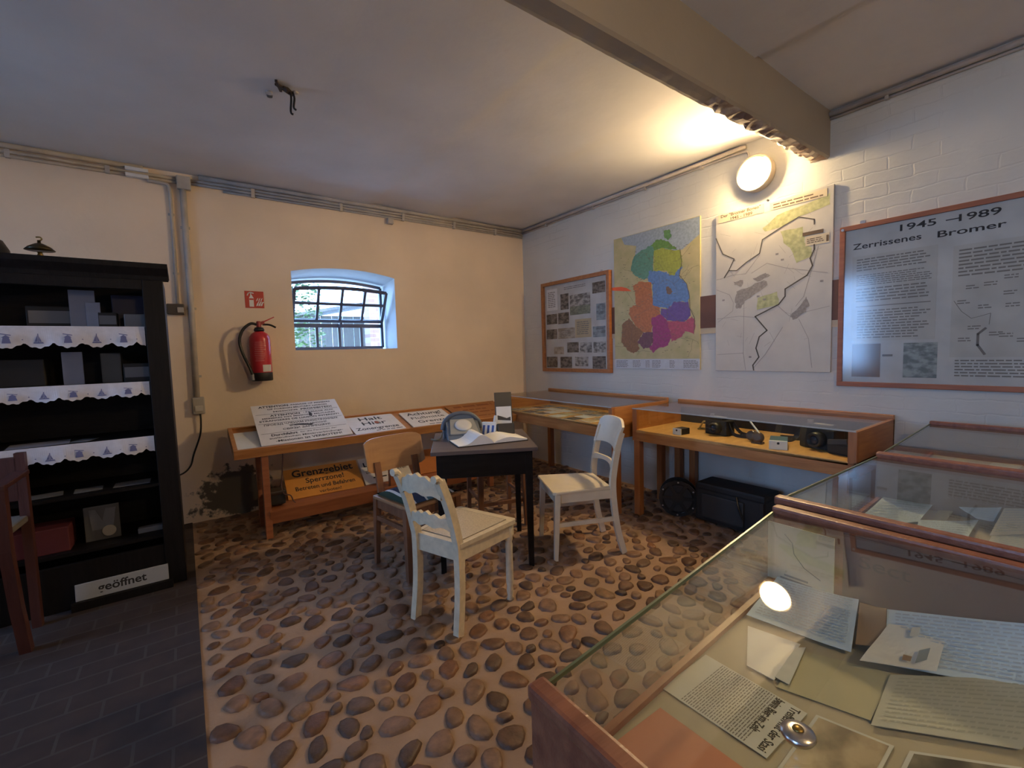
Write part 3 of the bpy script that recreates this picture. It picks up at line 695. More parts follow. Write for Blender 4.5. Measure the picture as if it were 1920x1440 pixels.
def picture_frame(t, w_, h_, fw, fd, m):
    bm = NB()
    for a in ((0, w_, 0, fw), (0, w_, h_-fw, h_), (0, fw, fw, h_-fw), (w_-fw, w_, fw, h_-fw)): box(bm, *a, 0, fd, .003)
    part('frame', bm, m, t)
t = thing('photo_board', 'wooden framed board of black and white photographs nearest the corner', 'picture board', M=on_right(4.508, 1.185))
picture_frame(t, 1.145, 1.115, .042, .052, PINE_Z)
bm = NB(); box(bm, .04, 1.105, .04, 1.075, .012, .016); part('backing', bm, mat('board_white', (.60, .60, .58), .7), t)
bm = NB(); box(bm, .042, 1.103, .042, 1.073, .040, .043); part('glass', bm, WGLASS, t)
PH = [(.077,.765,.276,1.029),(.332,.757,.474,.947),(.497,.678,.832,.916),(.868,.892,1.059,1.015),(.925,.59,1.06,.773),(.066,.594,.266,.719),(.283,.587,.477,.722),(.059,.407,.26,.53),(.277,.405,.574,.533),(.58,.407,.844,.623),(.867,.401,1.055,.522),(.194,.216,.376,.308),(.437,.234,.634,.356),(.655,.23,.847,.348),(.872,.227,1.057,.347),(.051,.051,.255,.186),(.31,.046,.514,.183),(.571,.07,.784,.181),(.855,.045,1.054,.184)]
PC = 'pdldbdddstbsdllddld'
def photo_mat(n, a, b_, sc): return mat(n, a, .45, 0, 0, sc, 0, 40, b_, (1, 1.6, 1), ramp=(.40, .60))
PM = {'d': photo_mat('photo_dark', (.02, .018, .016), (.22, .19, .17), 22), 'l': photo_mat('photo_light', (.10, .10, .10), (.48, .47, .44), 20), 'b': photo_mat('photo_blue', (.08, .12, .15), (.26, .34, .38), 16),
      's': photo_mat('photo_sepia', (.30, .24, .18), (.50, .44, .36), 14), 'p': PAPER, 't': PAPER_TAN}
for i, (x0, y0, x1, y1) in enumerate(PH):
    bm = NB(); box(bm, x0, x1, y0, y1, .016, .018); k = PC[i]
    part('photograph' if k in 'dlbs' else 'printed_sheet', bm, PM[k], t)
bm = NB(); rect(bm, .497, .678, .832, .78, .0186); part('photo_meadow', bm, photo_mat('photo_green', (.12, .15, .11), (.24, .28, .20), 30), t)
bm = NB(); words(bm, .40, 1.03, .36, .04, 2, .0185, rnd=rnd); words(bm, .10, 1.0, .14, .2, 9, .0187, rnd=rnd); words(bm, .61, .60, .2, .16, 7, .0187, rnd=rnd); words(bm, .3, .51, .2, .08, 4, .0187, rnd=rnd)
part('captions', bm, GREYINK, t)
for x in (.13, .98):
    bm = NB(); box(bm, x, x+.03, 1.113, 1.14, .0, .012, .003); part('hanger', bm, STEEL, t)

t = thing('text_board', 'large glazed text board headed 1945 to 1989 in a red brown frame', 'display board', M=on_right(1.252, 1.138))
picture_frame(t, 1.72, 1.112, .032, .03, PINE_RED)
bm = NB(); box(bm, .03, 1.69, .03, 1.082, .008, .012); part('backing', bm, mat('board_grey', (.60, .61, .60), .7), t)
bm = NB(); box(bm, .031, 1.689, .031, 1.081, .022, .025); part('glass', bm, glass_mat('dull_glass', (.97, .98, .98), 1.5, .12), t)
bm = NB(); text(bm, '1945', .415, 1.017, .058, .0125, .175, bold=.012); text(bm, '–', .575, 1.017, .058, .0125, .06, bold=.02); text(bm, '1989', .69, 1.013, .058, .0125, .175, bold=.012)
text(bm, 'Zerrissenes', .255, .945, .055, .0125, .36, bold=.012); text(bm, 'Bromer', .655, .937, .055, .0125, .29, bold=.012)
part('heading', bm, INK, t)
bm = NB(); box(bm, .075, .515, .315, .895, .012, .0135); box(bm, .585, 1.02, .20, .87, .012, .0135); part('text_sheet', bm, mat('sheet_grey', (.56, .56, .53), .75), t)
bm = NB(); words(bm, .10, .88, .38, .09, 5, .0142, rnd=rnd); words(bm, .10, .77, .39, .08, 6, .0142, rnd=rnd); words(bm, .10, .68, .38, .10, 5, .0142, rnd=rnd); rect(bm, .10, .548, .49, .554, .0142)
words(bm, .11, .53, .38, .20, 11, .0142, rnd=rnd); words(bm, .61, .85, .40, .17, 8, .0142, rnd=rnd); words(bm, .61, .19, .40, .11, 6, .0142, rnd=rnd)
for x, y in ((.645, .62), (.72, .63), (.8, .66), (.61, .535), (.70, .50), (.80, .57), (.81, .50), (.66, .38), (.62, .31), (.75, .34), (.79, .33), (.86, .3)): words(bm, x, y+.012, .055, .03, 2, .0142, rnd=rnd)
line2(bm, [(.596,.541),(.631,.475),(.674,.431),(.708,.440),(.753,.455),(.749,.391)], .003, .0142)
part('printed_text', bm, plain('board_text_ink', (.22, .21, .19), .8), t)
bm = NB(); line2(bm, [(.735,.369),(.705,.337),(.705,.272),(.735,.218)], .012, .0142); rect(bm, .255, .208, .31, .222, .0128); part('printed_curve', bm, GREYINK, t)
bm = NB(); box(bm, .085, .245, .068, .295, .012, .0135); part('brown_print', bm, mat('brown_print', (.22, .13, .08), .6), t)
bm = NB(); box(bm, .365, .53, .07, .295, .012, .0135); part('photograph', bm, photo_mat('photo_grey_green', (.16, .19, .18), (.38, .42, .40), 22), t)
bm = NB(); tube(bm, [(.018, 1.09, .03), (.018, 1.09, .034)], .009, 12); part('corner_screw', bm, STEEL, t)
bm = NB(); box(bm, .11, .14, 1.11, 1.135, 0, .01, .002); part('hanger', bm, STEEL, t)
# ================================================================== SIGN SHELF
# sloping display shelf with signs: front edge y 4.03, back edge y 4.46
SA = radians(15)
def slope(x, y0=4.03, z0=.742, a=SA): return frame((x, y0, z0), (1, 0, 0), (0, cos(a), sin(a)))
t = thing('sign_shelf', 'long low pine shelf with a sloping top under the window', 'shelf', (1.6, 4.2, 0))
Ti = Matrix.Translation((-1.6, -4.2, 0))
bm = NB(); M = Ti @ slope(.27)
box(bm, 0, 2.69, .02, .45, -.03, -.004, .002, M); part('top_board', bm, PINE_X, t)
for q in ((0, 2.69, -.022, .0, -.06, .016), (0, .03, 0, .45, -.06, .016), (0, 2.69, .45, .47, -.05, .012)):
    bm = NB(); box(bm, *q, .003, M); part('edge_strip', bm, PINE_X, t)
for x in (.455, 1.5, 2.6):
    for y, zt in ((4.04, .695), (4.40, .80)):
        bm = NB(); box(bm, x, x+.05, y, y+.06, 0, zt, .003, Ti); part('leg', bm, PINE_RED, t)
bm = NB(); M = Ti @ slope(.49, 4.05, .20, radians(14)); box(bm, 0, 2.16, .0, .40, -.022, 0, .002, M); box(bm, 0, 2.16, -.022, 0, -.085, .03, .003, M); part('lower_board', bm, PINE_RED, t)

def sign(name, label, M, w_, h_, m, th=.008, cat='sign', rad=.012):
    t = thing(name, label, cat, M=M)
    bm = NB(); n = 4
    P = []
    for cx, cy, a0 in ((w_-rad, rad, -90), (w_-rad, h_-rad, 0), (rad, h_-rad, 90), (rad, rad, 180)):
        for k in range(n+1): a = radians(a0+90*k/n); P.append((cx+rad*cos(a), cy+rad*sin(a)))
    prism(bm, P, 0, th); part('panel', bm, m, t); return t
M = frame((.462, 4.035, .752), (1, 0, .012), (0, cos(radians(27)), sin(radians(27))))
t = sign('warning_sign', 'big white sign in four languages propped at the left end of the shelf', M, .715, .60, SIGNWHITE, .01, rad=.004)
bm = NB(); z = .0102
text(bm, 'ATTENTION', .175, .552, .042, z, .24, bold=.03); text(bm, ': PASSAGE OF MEMBERS', .48, .556, .026, z, .36, bold=.02)
text(bm, 'OF FOREIGN MILITARY LIAISON', .37, .513, .028, z, .50, bold=.02); text(bm, 'MISSIONS', .26, .470, .024, z, .20, bold=.02); text(bm, 'PROHIBITED!', .52, .466, .038, z, .27, bold=.02)
text(bm, 'ATTENTION', .245, .405, .038, z, .24, bold=.03); text(bm, ': PASSAGE AUX', .525, .412, .026, z, .26, bold=.02); text(bm, 'MEMBRES DES MISSIONS MILITAIRES', .36, .372, .024, z, .60, bold=.02); text(bm, 'ETRANGERES DE LIAISON INTERDIT!', .36, .33, .032, z, .65, bold=.02)
text(bm, 'ПРОЕЗД ЧЛЕНАМ ИНОСТРАННЫХ', .36, .268, .034, z, .60, bold=.02); text(bm, 'ВОЕННЫХ МИССИЙ', .40, .228, .026, z, .30, bold=.02); text(bm, 'СВЯЗИ ЗАПРЕЩЕН!', .38, .185, .034, z, .38, bold=.02)
text(bm, 'Durchfahrt', .19, .113, .042, z, .20, bold=.03); text(bm, 'für die Personen der', .46, .12, .024, z, .30, bold=.0); text(bm, 'ausländischen Militärverbindungs-', .36, .075, .030, z, .58, bold=.01); text(bm, '-Missionen ist VERBOTEN!', .37, .028, .038, z, .52, bold=.02)
part('lettering', bm, INK, t)
bm = NB()
for y in (.445, .30, .155): rect(bm, .02, y, .70, y+.004, z)
rnd = random.Random(9)
flat(bm, [(.44, .42), (.46, .40), (.455, .35), (.43, .36)], z); flat(bm, rough_poly([(.23, .25), (.42, .21), (.45, .235), (.36, .25)], .008, 3), z)
part('ruled_lines_and_chips', bm, plain('chip_black', (.05, .045, .045), .7), t)
bm = NB(); box(bm, .08, .63, .40, .46, -.10, -.002, .004); part('prop_block', bm, PINE_RED, t)
bm = NB(); solo_m = slope(.30); box(bm, 0, .5, .02, .36, .0, .003, 0); t0 = solo('paper_sheet', bm, PAPER_GREY, 'pale sheet lying at the left end of the sign shelf, partly under the big sign', 'paper', M=solo_m)

def lie(x, off=.004): return slope(x) @ Matrix.Translation((0, .005, off))
t = sign('border_sign', 'white sign reading Halt Hier Zonengrenze lying on the shelf', lie(1.203), .475, .40, SIGNWHITE, rad=.02)
bm = NB(); z = .0083
text(bm, 'Halt', .235, .295, .105, z, .22, bold=.012); text(bm, 'Hier', .24, .185, .105, z, .23, bold=.012); text(bm, 'Zonengrenze', .235, .075, .082, z, .40, bold=.012)
words(bm, .20, .055, .25, .03, 1, z, rag=0); part('lettering', bm, INK, t)
bm = NB(); lathe(bm, [(0, 0), (.022, 0), (.02, .001), (0, .001)], 14, Matrix.Translation((.265, .225, .0083)) @ Matrix.Diagonal((1, 1.4, 1, 1))); part('rust_spot', bm, plain('rust', (.35, .10, .05), .8), t)
t = sign('border_sign', 'white sign reading Achtung Flußmitte Grenze lying on the shelf', lie(1.752), .485, .385, SIGNWHITE, rad=.006)
bm = NB(); text(bm, 'Achtung!', .245, .285, .095, z, .38, bold=.012); text(bm, 'Flußmitte', .245, .185, .08, z, .36); text(bm, 'Grenze', .25, .085, .085, z, .31, bold=.008); words(bm, .18, .05, .27, .03, 1, z, rag=0); part('lettering', bm, INK, t)
t = sign('border_sign', 'weathered orange brown sign with faded print right of the white signs', lie(2.30), .66, .43, mat('faded_orange', (.33, .13, .035), .55, 0, .12, 7), rad=.004)
bm = NB(); words(bm, .08, .40, .50, .07, 1, z, fill=.7, rag=0, rnd=rnd); words(bm, .14, .29, .30, .05, 1, z, fill=.6, rnd=rnd); words(bm, .16, .21, .42, .05, 1, z, fill=.6, rnd=rnd); words(bm, .1, .1, .40, .04, 1, z, fill=.6, rnd=rnd)
part('faded_lettering', bm, plain('faded_print', (.22, .07, .02), .7), t)
# lower shelf
def low(x, a=40, y=4.19, zz=.238): return frame((x, y, zz), (1, 0, -.012), (0, cos(radians(a)), sin(radians(a))))
t = sign('border_sign', 'orange sign reading Grenzgebiet Sperrzone on the lower shelf', low(.655), .645, .318, SIGNORANGE, rad=.004)
bm = NB(); text(bm, 'Grenzgebiet', .33, .225, .105, z, .53, bold=.02); text(bm, 'Sperrzone!', .33, .145, .075, z, .33, bold=.015); text(bm, 'Betreten und Befahren', .325, .075, .060, z, .51, bold=.015); text(bm, 'verboten!', .35, .02, .045, z, .19, bold=.01); part('lettering', bm, INK, t)
t = sign('border_sign', 'white sign beginning Leb beside the orange sign on the lower shelf', low(1.315), .47, .31, SIGNWHITE, rad=.004)
bm = NB(); text(bm, 'Lebensgefahr', .245, .205, .07, z, .42, bold=.03); text(bm, 'Betreten und Befahren', .24, .12, .052, z, .40); words(bm, .09, .085, .30, .035, 1, z, rag=0); part('lettering', bm, INK, t)
t = sign('border_sign', 'plain orange sign at the right end of the lower shelf behind the table', low(1.86), .5, .30, mat('plain_orange', (.50, .17, .04), .5), rad=.004)
t = thing('field_case', 'dark leather case standing left of the orange sign on the lower shelf', 'case', (.57, 4.17, .24))
bm = NB(); box(bm, -.075, .055, -.06, .06, 0, .115, .02); part('body', bm, BLACKMATT, t)
bm = NB(); box(bm, -.08, .06, -.066, .064, .085, .122, .012); part('lid', bm, plain('dark_brown_leather', (.03, .018, .014), .5), t)
bm = NB(); tube(bm, curve_pts([(.62, 4.10, .70), (.615, 4.12, .55), (.60, 4.13, .40), (.61, 4.10, .33), (.655, 4.09, .31), (.675, 4.09, .26), (.69, 4.09, .24)], 6), .005, 8)
solo('hanging_cord', bm, plain('brown_cord', (.10, .05, .04), .7), 'thin brown cord hanging from the shelf in front of the orange sign', 'cord', smooth=True)

# ================================================================== TABLE
TC, TS = cos(radians(-29)), sin(radians(-29))
TM = Matrix.Translation((1.854, 2.282, 0)) @ Matrix.Rotation(radians(-29), 4, 'Z')     # origin under the right front corner, x right, y away
t = thing('table', 'small dark table with a grey brown top in the middle of the room', 'table', M=TM)
bm = NB(); box(bm, -.70, .0, 0, .72, .795, .82, .004); part('tabletop', bm, DARKTOP, t)
bm = NB(); box(bm, -.66, -.035, .035, .06, .635, .795); box(bm, -.66, -.035, .66, .685, .635, .795); box(bm, -.66, -.635, .06, .66, .635, .795); box(bm, -.06, -.035, .06, .66, .635, .795); part('apron', bm, BLACKWOOD, t)
for x, y in ((-.035, .035), (-.665, .035), (-.035, .685), (-.665, .685)):
    sx = -1 if x > -.3 else 1; sy = 1 if y < .3 else -1
    bm = NB(); beam(bm, (x+sx*.023, y+sy*.023, .795), (x+sx*.02, y+sy*.02, -.005), .05, .05, (0, 1, 0), .034, .034, .003); part('leg', bm, BLACKWOOD, t)
def on_table(x, y, rz=0, z=.82): return TM @ Matrix.Translation((x, y, z)) @ Matrix.Rotation(radians(rz), 4, 'Z')
# telephone
t = thing('telephone', 'blue grey desk telephone at the back left of the dark table', 'telephone', M=on_table(-.485, .47, 8))
bm = NB()
P = [(-.135, 0), (.135, 0), (.14, .05)] + [(.125*cos(radians(a)), .095+.075*sin(radians(a))) for a in range(20, 161, 14)] + [(-.14, .05)]
prism(bm, P, -.035, .035, frame((0, .075, 0), (1, 0, 0), (0, 0, 1)))
prism(bm, [(-.12, 0), (.05, 0), (.05, .13), (-.115, .035)], 0, .24, frame((-.12, 0, 0), (0, 1, 0), (0, 0, 1))); bmesh.ops.recalc_face_normals(bm, faces=bm.faces)
part('body', bm, plain('blue_grey_plastic', (.14, .17, .21), .35), t)
Mf = frame((0, -.035, .088), (1, 0, 0), (0, .165, .095))
bm = NB(); prism(bm, [(-.105, -.085), (.105, -.085), (.088, .085), (-.088, .085)], -.004, .006, Mf); fp = part('face_plate', bm, plain('pale_grey_plastic', (.30, .31, .30), .4), t)
bm = NB(); lathe(bm, [(.028, 0), (.062, 0), (.064, .008), (.055, .016), (.03, .014)], 24, Mf @ Matrix.Translation((0, .005, .006))); part('dial', bm, plain('dial_grey', (.62, .62, .60), .25), fp, smooth=True)
bm = NB(); lathe(bm, [(0, 0), (.028, 0), (.026, .012), (0, .013)], 16, Mf @ Matrix.Translation((0, .005, .006))); part('dial_centre', bm, DARKGREY, fp)
bm = NB(); tube(bm, curve_pts([(-.145, .04, .06), (-.13, .045, .115), (-.075, .05, .163), (0, .05, .178), (.075, .05, .163), (.13, .045, .115), (.145, .04, .06)], 5), .017, 10); part('handset', bm, plain('handset_grey', (.10, .12, .15), .35), t, smooth=True)
bm = NB(); tube(bm, curve_pts([(-.15, .02, .04), (-.17, -.03, .012), (-.20, -.06, .008), (-.235, -.02, .008)], 5), .007, 8); part('cord', bm, plain('olive_cord', (.16, .14, .10), .6), t)
t = thing('folded_card', 'blue and white striped folded card beside the telephone', 'card', M=on_table(-.285, .47, -25))
bm = NB()
for s in (1, -1):
    P = frame((-.055, 0, 0), (1, 0, 0), (0, s*.001, 1)); Mq = Matrix.Translation((0, s*.03, 0)) @ Matrix.Rotation(radians(s*20), 4, 'X')
    box(bm, -.055, .055, -.001, .001, 0, .115, 0, Mq)
part('sheet', bm, WHITE, t)
bm = NB()
for k in range(3): box(bm, -.05+k*.036, -.032+k*.036, -.0018, -.001, .005, .11, 0, Matrix.Translation((0, -.03, 0)) @ Matrix.Rotation(radians(-20), 4, 'X'))
part('stripe', bm, plain('stripe_blue', (.05, .10, .35), .5), t)
t = solo('folded_card', (lambda b: (prism(b, [(-.035, 0), (.035, 0), (.006, .15), (-.006, .15)], -.012, .012, Matrix.Rotation(radians(90), 4, 'X')), b)[1])(NB()), WHITE, 'pointed white folded card between the striped card and the black stand', 'card', M=on_table(-.235, .50, 10))
# black stand with a page
t = thing('leaflet_stand', 'tall narrow black stand holding a white page on the dark table', 'stand', M=on_table(-.165, .50, 4))
Ms = Matrix.Rotation(radians(-10), 4, 'X')
bm = NB(); box(bm, -.066, .066, 0, .008, 0, .325, .003, Ms); part('back_board', bm, plain('stand_black', (.03, .03, .033), .35), t)
bm = NB(); box(bm, -.064, .064, -.07, .004, 0, .085, .006, Ms); part('pocket', bm, bpy.data.materials['stand_black'], t)
bm = NB(); box(bm, -.058, .058, -.006, -.003, .085, .215, 0, Ms); pp = part('page', bm, PAPER, t)
bm = NB(); flat(bm, [(-.05, .115), (.05, .105), (.05, .135), (.02, .125), (-.02, .14), (-.05, .15)], 0); bmesh.ops.transform(bm, matrix=Ms @ frame((0, -.0065, 0), (1, 0, 0), (0, 0, 1)), verts=bm.verts); part('page_picture', bm, DARKGREY, pp)
# guest book, open
t = thing('open_book', 'open guest book with blank pages near the front of the dark table', 'book', M=Matrix.Translation((1.695, 2.565, .82)) @ Matrix.Rotation(radians(-14), 4, 'Z'))
bm = NB(); box(bm, -.255, .255, -.005, .275, 0, .006, .002); part('cover', bm, BLACKMATT, t)
def page(side):
    bm = NB(); n = 16; rows = []
    for k in range(n+1):
        s = k/n; x = side*s*.25
        h = (.010 + .062*math.exp(-((s-.34)/.27)**2) if side < 0 else .012 + .026*math.exp(-((s-.45)/.35)**2)); h = h*min(1, s*9+.35)
        rows.append((x, h))
    P = rows + [(x, .006) for x, h in rows[::-1]]
    prism(bm, P if side < 0 else P, 0, .27, frame((0, .27, 0), (1, 0, 0), (0, 0, 1))); bmesh.ops.recalc_face_normals(bm, faces=bm.faces); return bm
part('left_pages', page(-1), PAPER, t); part('right_pages', page(1), PAPER, t)

# ================================================================== CHAIRS
def chair_frame(x, y, ang): return Matrix.Translation((x, y, 0)) @ Matrix.Rotation(radians(ang-90), 4, 'Z')   # +y is where the sitter looks
# white chair with carved slats
t = thing('carved_chair', 'white painted chair with two carved slats and a cane seat', 'chair', M=chair_frame(1.23, 2.215, 19.8))
zs = .475; RW, FW_, DR, DF = .15, .205, -.21, .215
for s in (-1, 1):
    bm = NB(); P = curve_pts([(s*.155, DR-.03, -.004), (s*.152, DR-.002, .22), (s*.15, DR, .44), (s*.15, DR-.012, .52), (s*.148, DR-.055, .68), (s*.146, DR-.115, .83)], 5)
    for a, b_ in zip(P, P[1:]): beam(bm, a, b_, .036, .044, (0, 1, 0))
    tube(bm, [(s*.146, DR-.115, .825), (s*.145, DR-.135, .845), (s*.145, DR-.155, .845)], .02, 10)
    part('back_post', bm, WHITEPAINT, t)
    bm = NB(); r0 = [(.022, 0), (.016, .02), (.021, .05), (.017, .075), (.0225, .10), (.021, .28), (.022, .33), (.018, .345), (.024, .36), (.024, .44), (0, .44)]
    lathe(bm, [(0, -.004)]+[(r, z) for r, z in r0], 14, Matrix.Translation((s*.185, DF-.025, 0))); part('front_leg', bm, WHITEPAINT, t, smooth=True)
bm = NB()
prism(bm, [(-RW-.02, DR-.005), (RW+.02, DR-.005), (FW_+.015, DF+.0), (FW_, DF+.015), (-FW_, DF+.015), (-FW_-.015, DF)], .452, .476); part('seat_frame', bm, WHITEPAINT, t)
bm = NB()
prism(bm, [(-RW+.012, DR+.035), (RW-.012, DR+.035), (FW_-.03, DF-.035), (-FW_+.03, DF-.035)], .474, .479); cs = part('cane_seat', bm, mat('cane', (.56, .48, .36), .7, 0, .12, 90, .5, 160), t)
bm = NB()
for a, b_ in (((-RW+.01, DR+.034), (RW-.01, DR+.034)), ((-RW+.012, DR+.034), (-FW_+.03, DF-.035)), ((RW-.012, DR+.034), (FW_-.03, DF-.035)), ((-FW_+.03, DF-.035), (FW_-.03, DF-.035))): line2(bm, [a, b_], .006, .4785)
part('seat_groove', bm, plain('groove_dark', (.10, .07, .05), .8), cs)
bm = NB()
for a, b_ in (((-RW, DR+.005), (RW, DR+.005)), ((-RW-.005, DR), (-FW_+.01, DF-.01)), ((RW+.005, DR), (FW_-.01, DF-.01)), ((-FW_, DF-.01), (FW_, DF-.01))): beam(bm, (*a, .42), (*b_, .42), .022, .075)
part('apron', bm, WHITEPAINT, t)
def slat(zc, y0, up, dn, sh):
    n = 24; T = []; B = []
    for k in range(n+1):
        u = -1+2*k/n; x = u*.14; wv = up*(1-abs(u)**1.6) + sh*cos(u*15)*(1-abs(u)*.5); T.append((x, zc+wv)); B.append((x, zc-dn + .035*up/.04*(1-u*u)*.45 + (sh*.8*cos(u*9))))
    bm = NB(); bow = lambda x: y0 - .03*(1-(x/.14)**2)
    A = [[bm.verts.new((x, bow(x)+d, z)) for (x, z) in L] for L in (T, B) for d in (-.010, .010)]
    for k in range(n):
        bm.faces.new((A[0][k], A[0][k+1], A[1][k+1], A[1][k])); bm.faces.new((A[2][k], A[3][k], A[3][k+1], A[2][k+1])); bm.faces.new((A[0][k], A[2][k], A[2][k+1], A[0][k+1])); bm.faces.new((A[1][k], A[1][k+1], A[3][k+1], A[3][k]))
    return bm
part('carved_slat', slat(.80, DR-.095, .05, .068, .007), WHITEPAINT, t, 'tall carved top slat'); part('carved_slat', slat(.605, DR-.035, .03, .05, .008), WHITEPAINT, t, 'low carved middle slat')

# cream chair right of the table
t = thing('cream_chair', 'cream painted chair with a solid rounded back panel beside the dark table', 'chair', M=chair_frame(2.28, 2.40, 154))
for s in (-1, 1):
    bm = NB(); P = curve_pts([(s*.20, -.30, -.004), (s*.195, -.25, .20), (s*.19, -.225, .45), (s*.19, -.235, .60), (s*.19, -.27, .78), (s*.19, -.295, .86)], 5)
    for a, b_ in zip(P, P[1:]): beam(bm, a, b_, .034, .04, (0, 1, 0))
    part('back_post', bm, CREAMPAINT, t)
    bm = NB(); beam(bm, (s*.205, .185, .46), (s*.212, .205, -.004), .042, .042, (0, 1, 0), .028, .028, .003); part('front_leg', bm, CREAMPAINT, t)
    bm = NB(); beam(bm, (s*.2, .19, .24), (s*.196, -.25, .25), .016, .03, (0, 0, 1)); part('stretcher', bm, CREAMPAINT, t)
bm = NB(); prism(bm, [(-.195, -.215), (.195, -.215), (.235, .20), (.225, .222), (-.225, .222), (-.235, .20)], .462, .482); bmesh.ops.bevel(bm, geom=bm.edges[:], offset=.004, segments=2, affect='EDGES'); part('seat', bm, CREAMPAINT, t)
bm = NB()
for a, b_ in (((-.19, -.21), (.19, -.21)), ((-.19, -.21), (-.205, .185)), ((.19, -.21), (.205, .185)), ((-.205, .19), (.205, .19))): beam(bm, (*a, .43), (*b_, .43), .02, .062)
part('apron', bm, CREAMPAINT, t)
def backpanel(zl, zh, yl, yh, round_, hw=.20):
    bm = NB(); n = 20; F = []; 
    for k in range(n+1):
        u = -1+2*k/n; x = u*hw*(1.0); z1 = zh - (round_*(abs(u)**5)); z0 = zl + .02*(1-u*u)
        bow = -.04*(1-u*u)
        for z, y in ((z0, yl), (z1, yh)):
            for d in (-.009, .009): F.append(bm.verts.new((x if z == z0 else x*(1.06), y+bow+d+.015, z)))
    for k in range(n):
        a = F[4*k:4*k+4]; b_ = F[4*k+4:4*k+8]
        bm.faces.new((a[0], b_[0], b_[2], a[2])); bm.faces.new((a[1], a[3], b_[3], b_[1])); bm.faces.new((a[2], b_[2], b_[3], a[3])); bm.faces.new((a[0], a[1], b_[1], b_[0]))
    bm.faces.new((F[0], F[2], F[3], F[1])); bm.faces.new(F[-4:][::-1] if False else (F[-4], F[-3], F[-1], F[-2])); bmesh.ops.recalc_face_normals(bm, faces=bm.faces); return bm
part('back_panel', backpanel(.735, .945, -.255, -.315, .045), CREAMPAINT, t, smooth=False); part('back_slat', backpanel(.60, .645, -.235, -.245, 0, .18), CREAMPAINT, t)

# brown chair with plywood back, striped cushion
t = thing('plywood_chair', 'brown wooden chair with a plywood backrest in front of the sign shelf', 'chair', M=chair_frame(1.255, 2.895, -80))
for s in (-1, 1):
    bm = NB(); beam(bm, (s*.19, -.20, .47), (s*.205, -.215, -.004), .042, .042, (0, 1, 0), .03, .03, .003); part('rear_leg', bm, BROWNCHAIR, t)
    bm = NB(); beam(bm, (s*.20, .185, .47), (s*.215, .205, -.004), .045, .045, (0, 1, 0), .032, .032, .003); part('front_leg', bm, BROWNCHAIR, t)
    bm = NB(); P = curve_pts([(s*.155, -.195, .44), (s*.155, -.215, .56), (s*.155, -.245, .70)], 4)
    for a, b_ in zip(P, P[1:]): beam(bm, a, b_, .045, .02, (0, 1, 0))
    part('back_support', bm, BROWNCHAIR, t)
    bm = NB(); beam(bm, (s*.198, .18, .33), (s*.198, -.2, .33), .02, .03); part('stretcher', bm, BROWNCHAIR, t)
bm = NB(); box(bm, -.215, .215, -.215, .215, .462, .485, .008); part('seat', bm, PLY, t)
bm = NB()
for a, b_ in (((-.19, -.2), (.19, -.2)), ((-.2, .185), (.2, .185)), ((-.19, -.2), (-.2, .185)), ((.19, -.2), (.2, .185))): beam(bm, (*a, .43), (*b_, .43), .02, .06)
part('apron', bm, BROWNCHAIR, t)
bm = NB(); n = 16; F = []
for k in range(n+1):
    u = -1+2*k/n; x = u*.235; rr = .03*abs(u)**8; bow = -.035*(1-u*u)
    F.append([bm.verts.new((x, -.225+bow+d+lean, z)) for z, lean in ((.625+rr, 0.0), (.865-rr, -.045)) for d in (-.006, .006)])
for a, b_ in zip(F, F[1:]):
    for i, j in ((0, 2), (3, 1), (2, 3), (1, 0)): bm.faces.new((a[i], b_[i], b_[j], a[j]))
bm.faces.new((F[0][0], F[0][2], F[0][3], F[0][1])); bm.faces.new((F[-1][0], F[-1][1], F[-1][3], F[-1][2])); bmesh.ops.recalc_face_normals(bm, faces=bm.faces)
bk = part('backrest', bm, PLY, t)
# cushion: stripes by shape
def stripe_mat():
    m = bpy.data.materials.new('striped_cloth'); m.use_nodes = True; nt = m.node_tree; N = nt.nodes; L = nt.links; b = N['Principled BSDF']; b.inputs['Roughness'].default_value = .9
    tc = N.new('ShaderNodeTexCoord'); sx = N.new('ShaderNodeSeparateXYZ'); L.new(tc.outputs['Object'], sx.inputs[0])
    nz = N.new('ShaderNodeTexNoise'); nz.inputs['Scale'].default_value = 4; L.new(tc.outputs['Object'], nz.inputs['Vector'])
    ad = N.new('ShaderNodeMath'); ad.operation = 'MULTIPLY_ADD'; ad.inputs[1].default_value = .05; L.new(nz.outputs['Fac'], ad.inputs[0]); L.new(sx.outputs['X'], ad.inputs[2])
    mr = N.new('ShaderNodeMapRange'); mr.inputs['From Min'].default_value = -.19; mr.inputs['From Max'].default_value = .26; L.new(ad.outputs[0], mr.inputs['Value'])
    cr = N.new('ShaderNodeValToRGB'); cr.color_ramp.interpolation = 'CONSTANT'; e = cr.color_ramp.elements
    stops = [(0, (.03, .05, .03)), (.10, (.7, .72, .72)), (.14, (.03, .05, .05)), (.22, (.25, .33, .05)), (.42, (.65, .70, .60)), (.45, (.07, .17, .24)), (.58, (.6, .65, .65)), (.61, (.02, .04, .10)), (.78, (.7, .72, .72)), (.83, (.02, .06, .05))]
    e[0].position = 0; e[0].color = (*stops[0][1], 1); e[1].position = stops[1][0]; e[1].color = (*stops[1][1], 1)
    for p, c in stops[2:]: q = e.new(p); q.color = (*c, 1)
    L.new(mr.outputs[0], cr.inputs[0]); L.new(cr.outputs[0], b.inputs['Base Color']); return m
bm = NB(); n = 12; V = []
for i in range(n+1):
    for j in range(n+1):
        u, v = -1+2*i/n, -1+2*j/n; e_ = (1-abs(u)**4)*(1-abs(v)**4); V.append((u*.20, v*.20, e_))
top = [bm.verts.new((x, y, .012+.035*e_)) for x, y, e_ in V]; bot = [bm.verts.new((x, y, .012-.012*e_**.3)) for x, y, e_ in V]
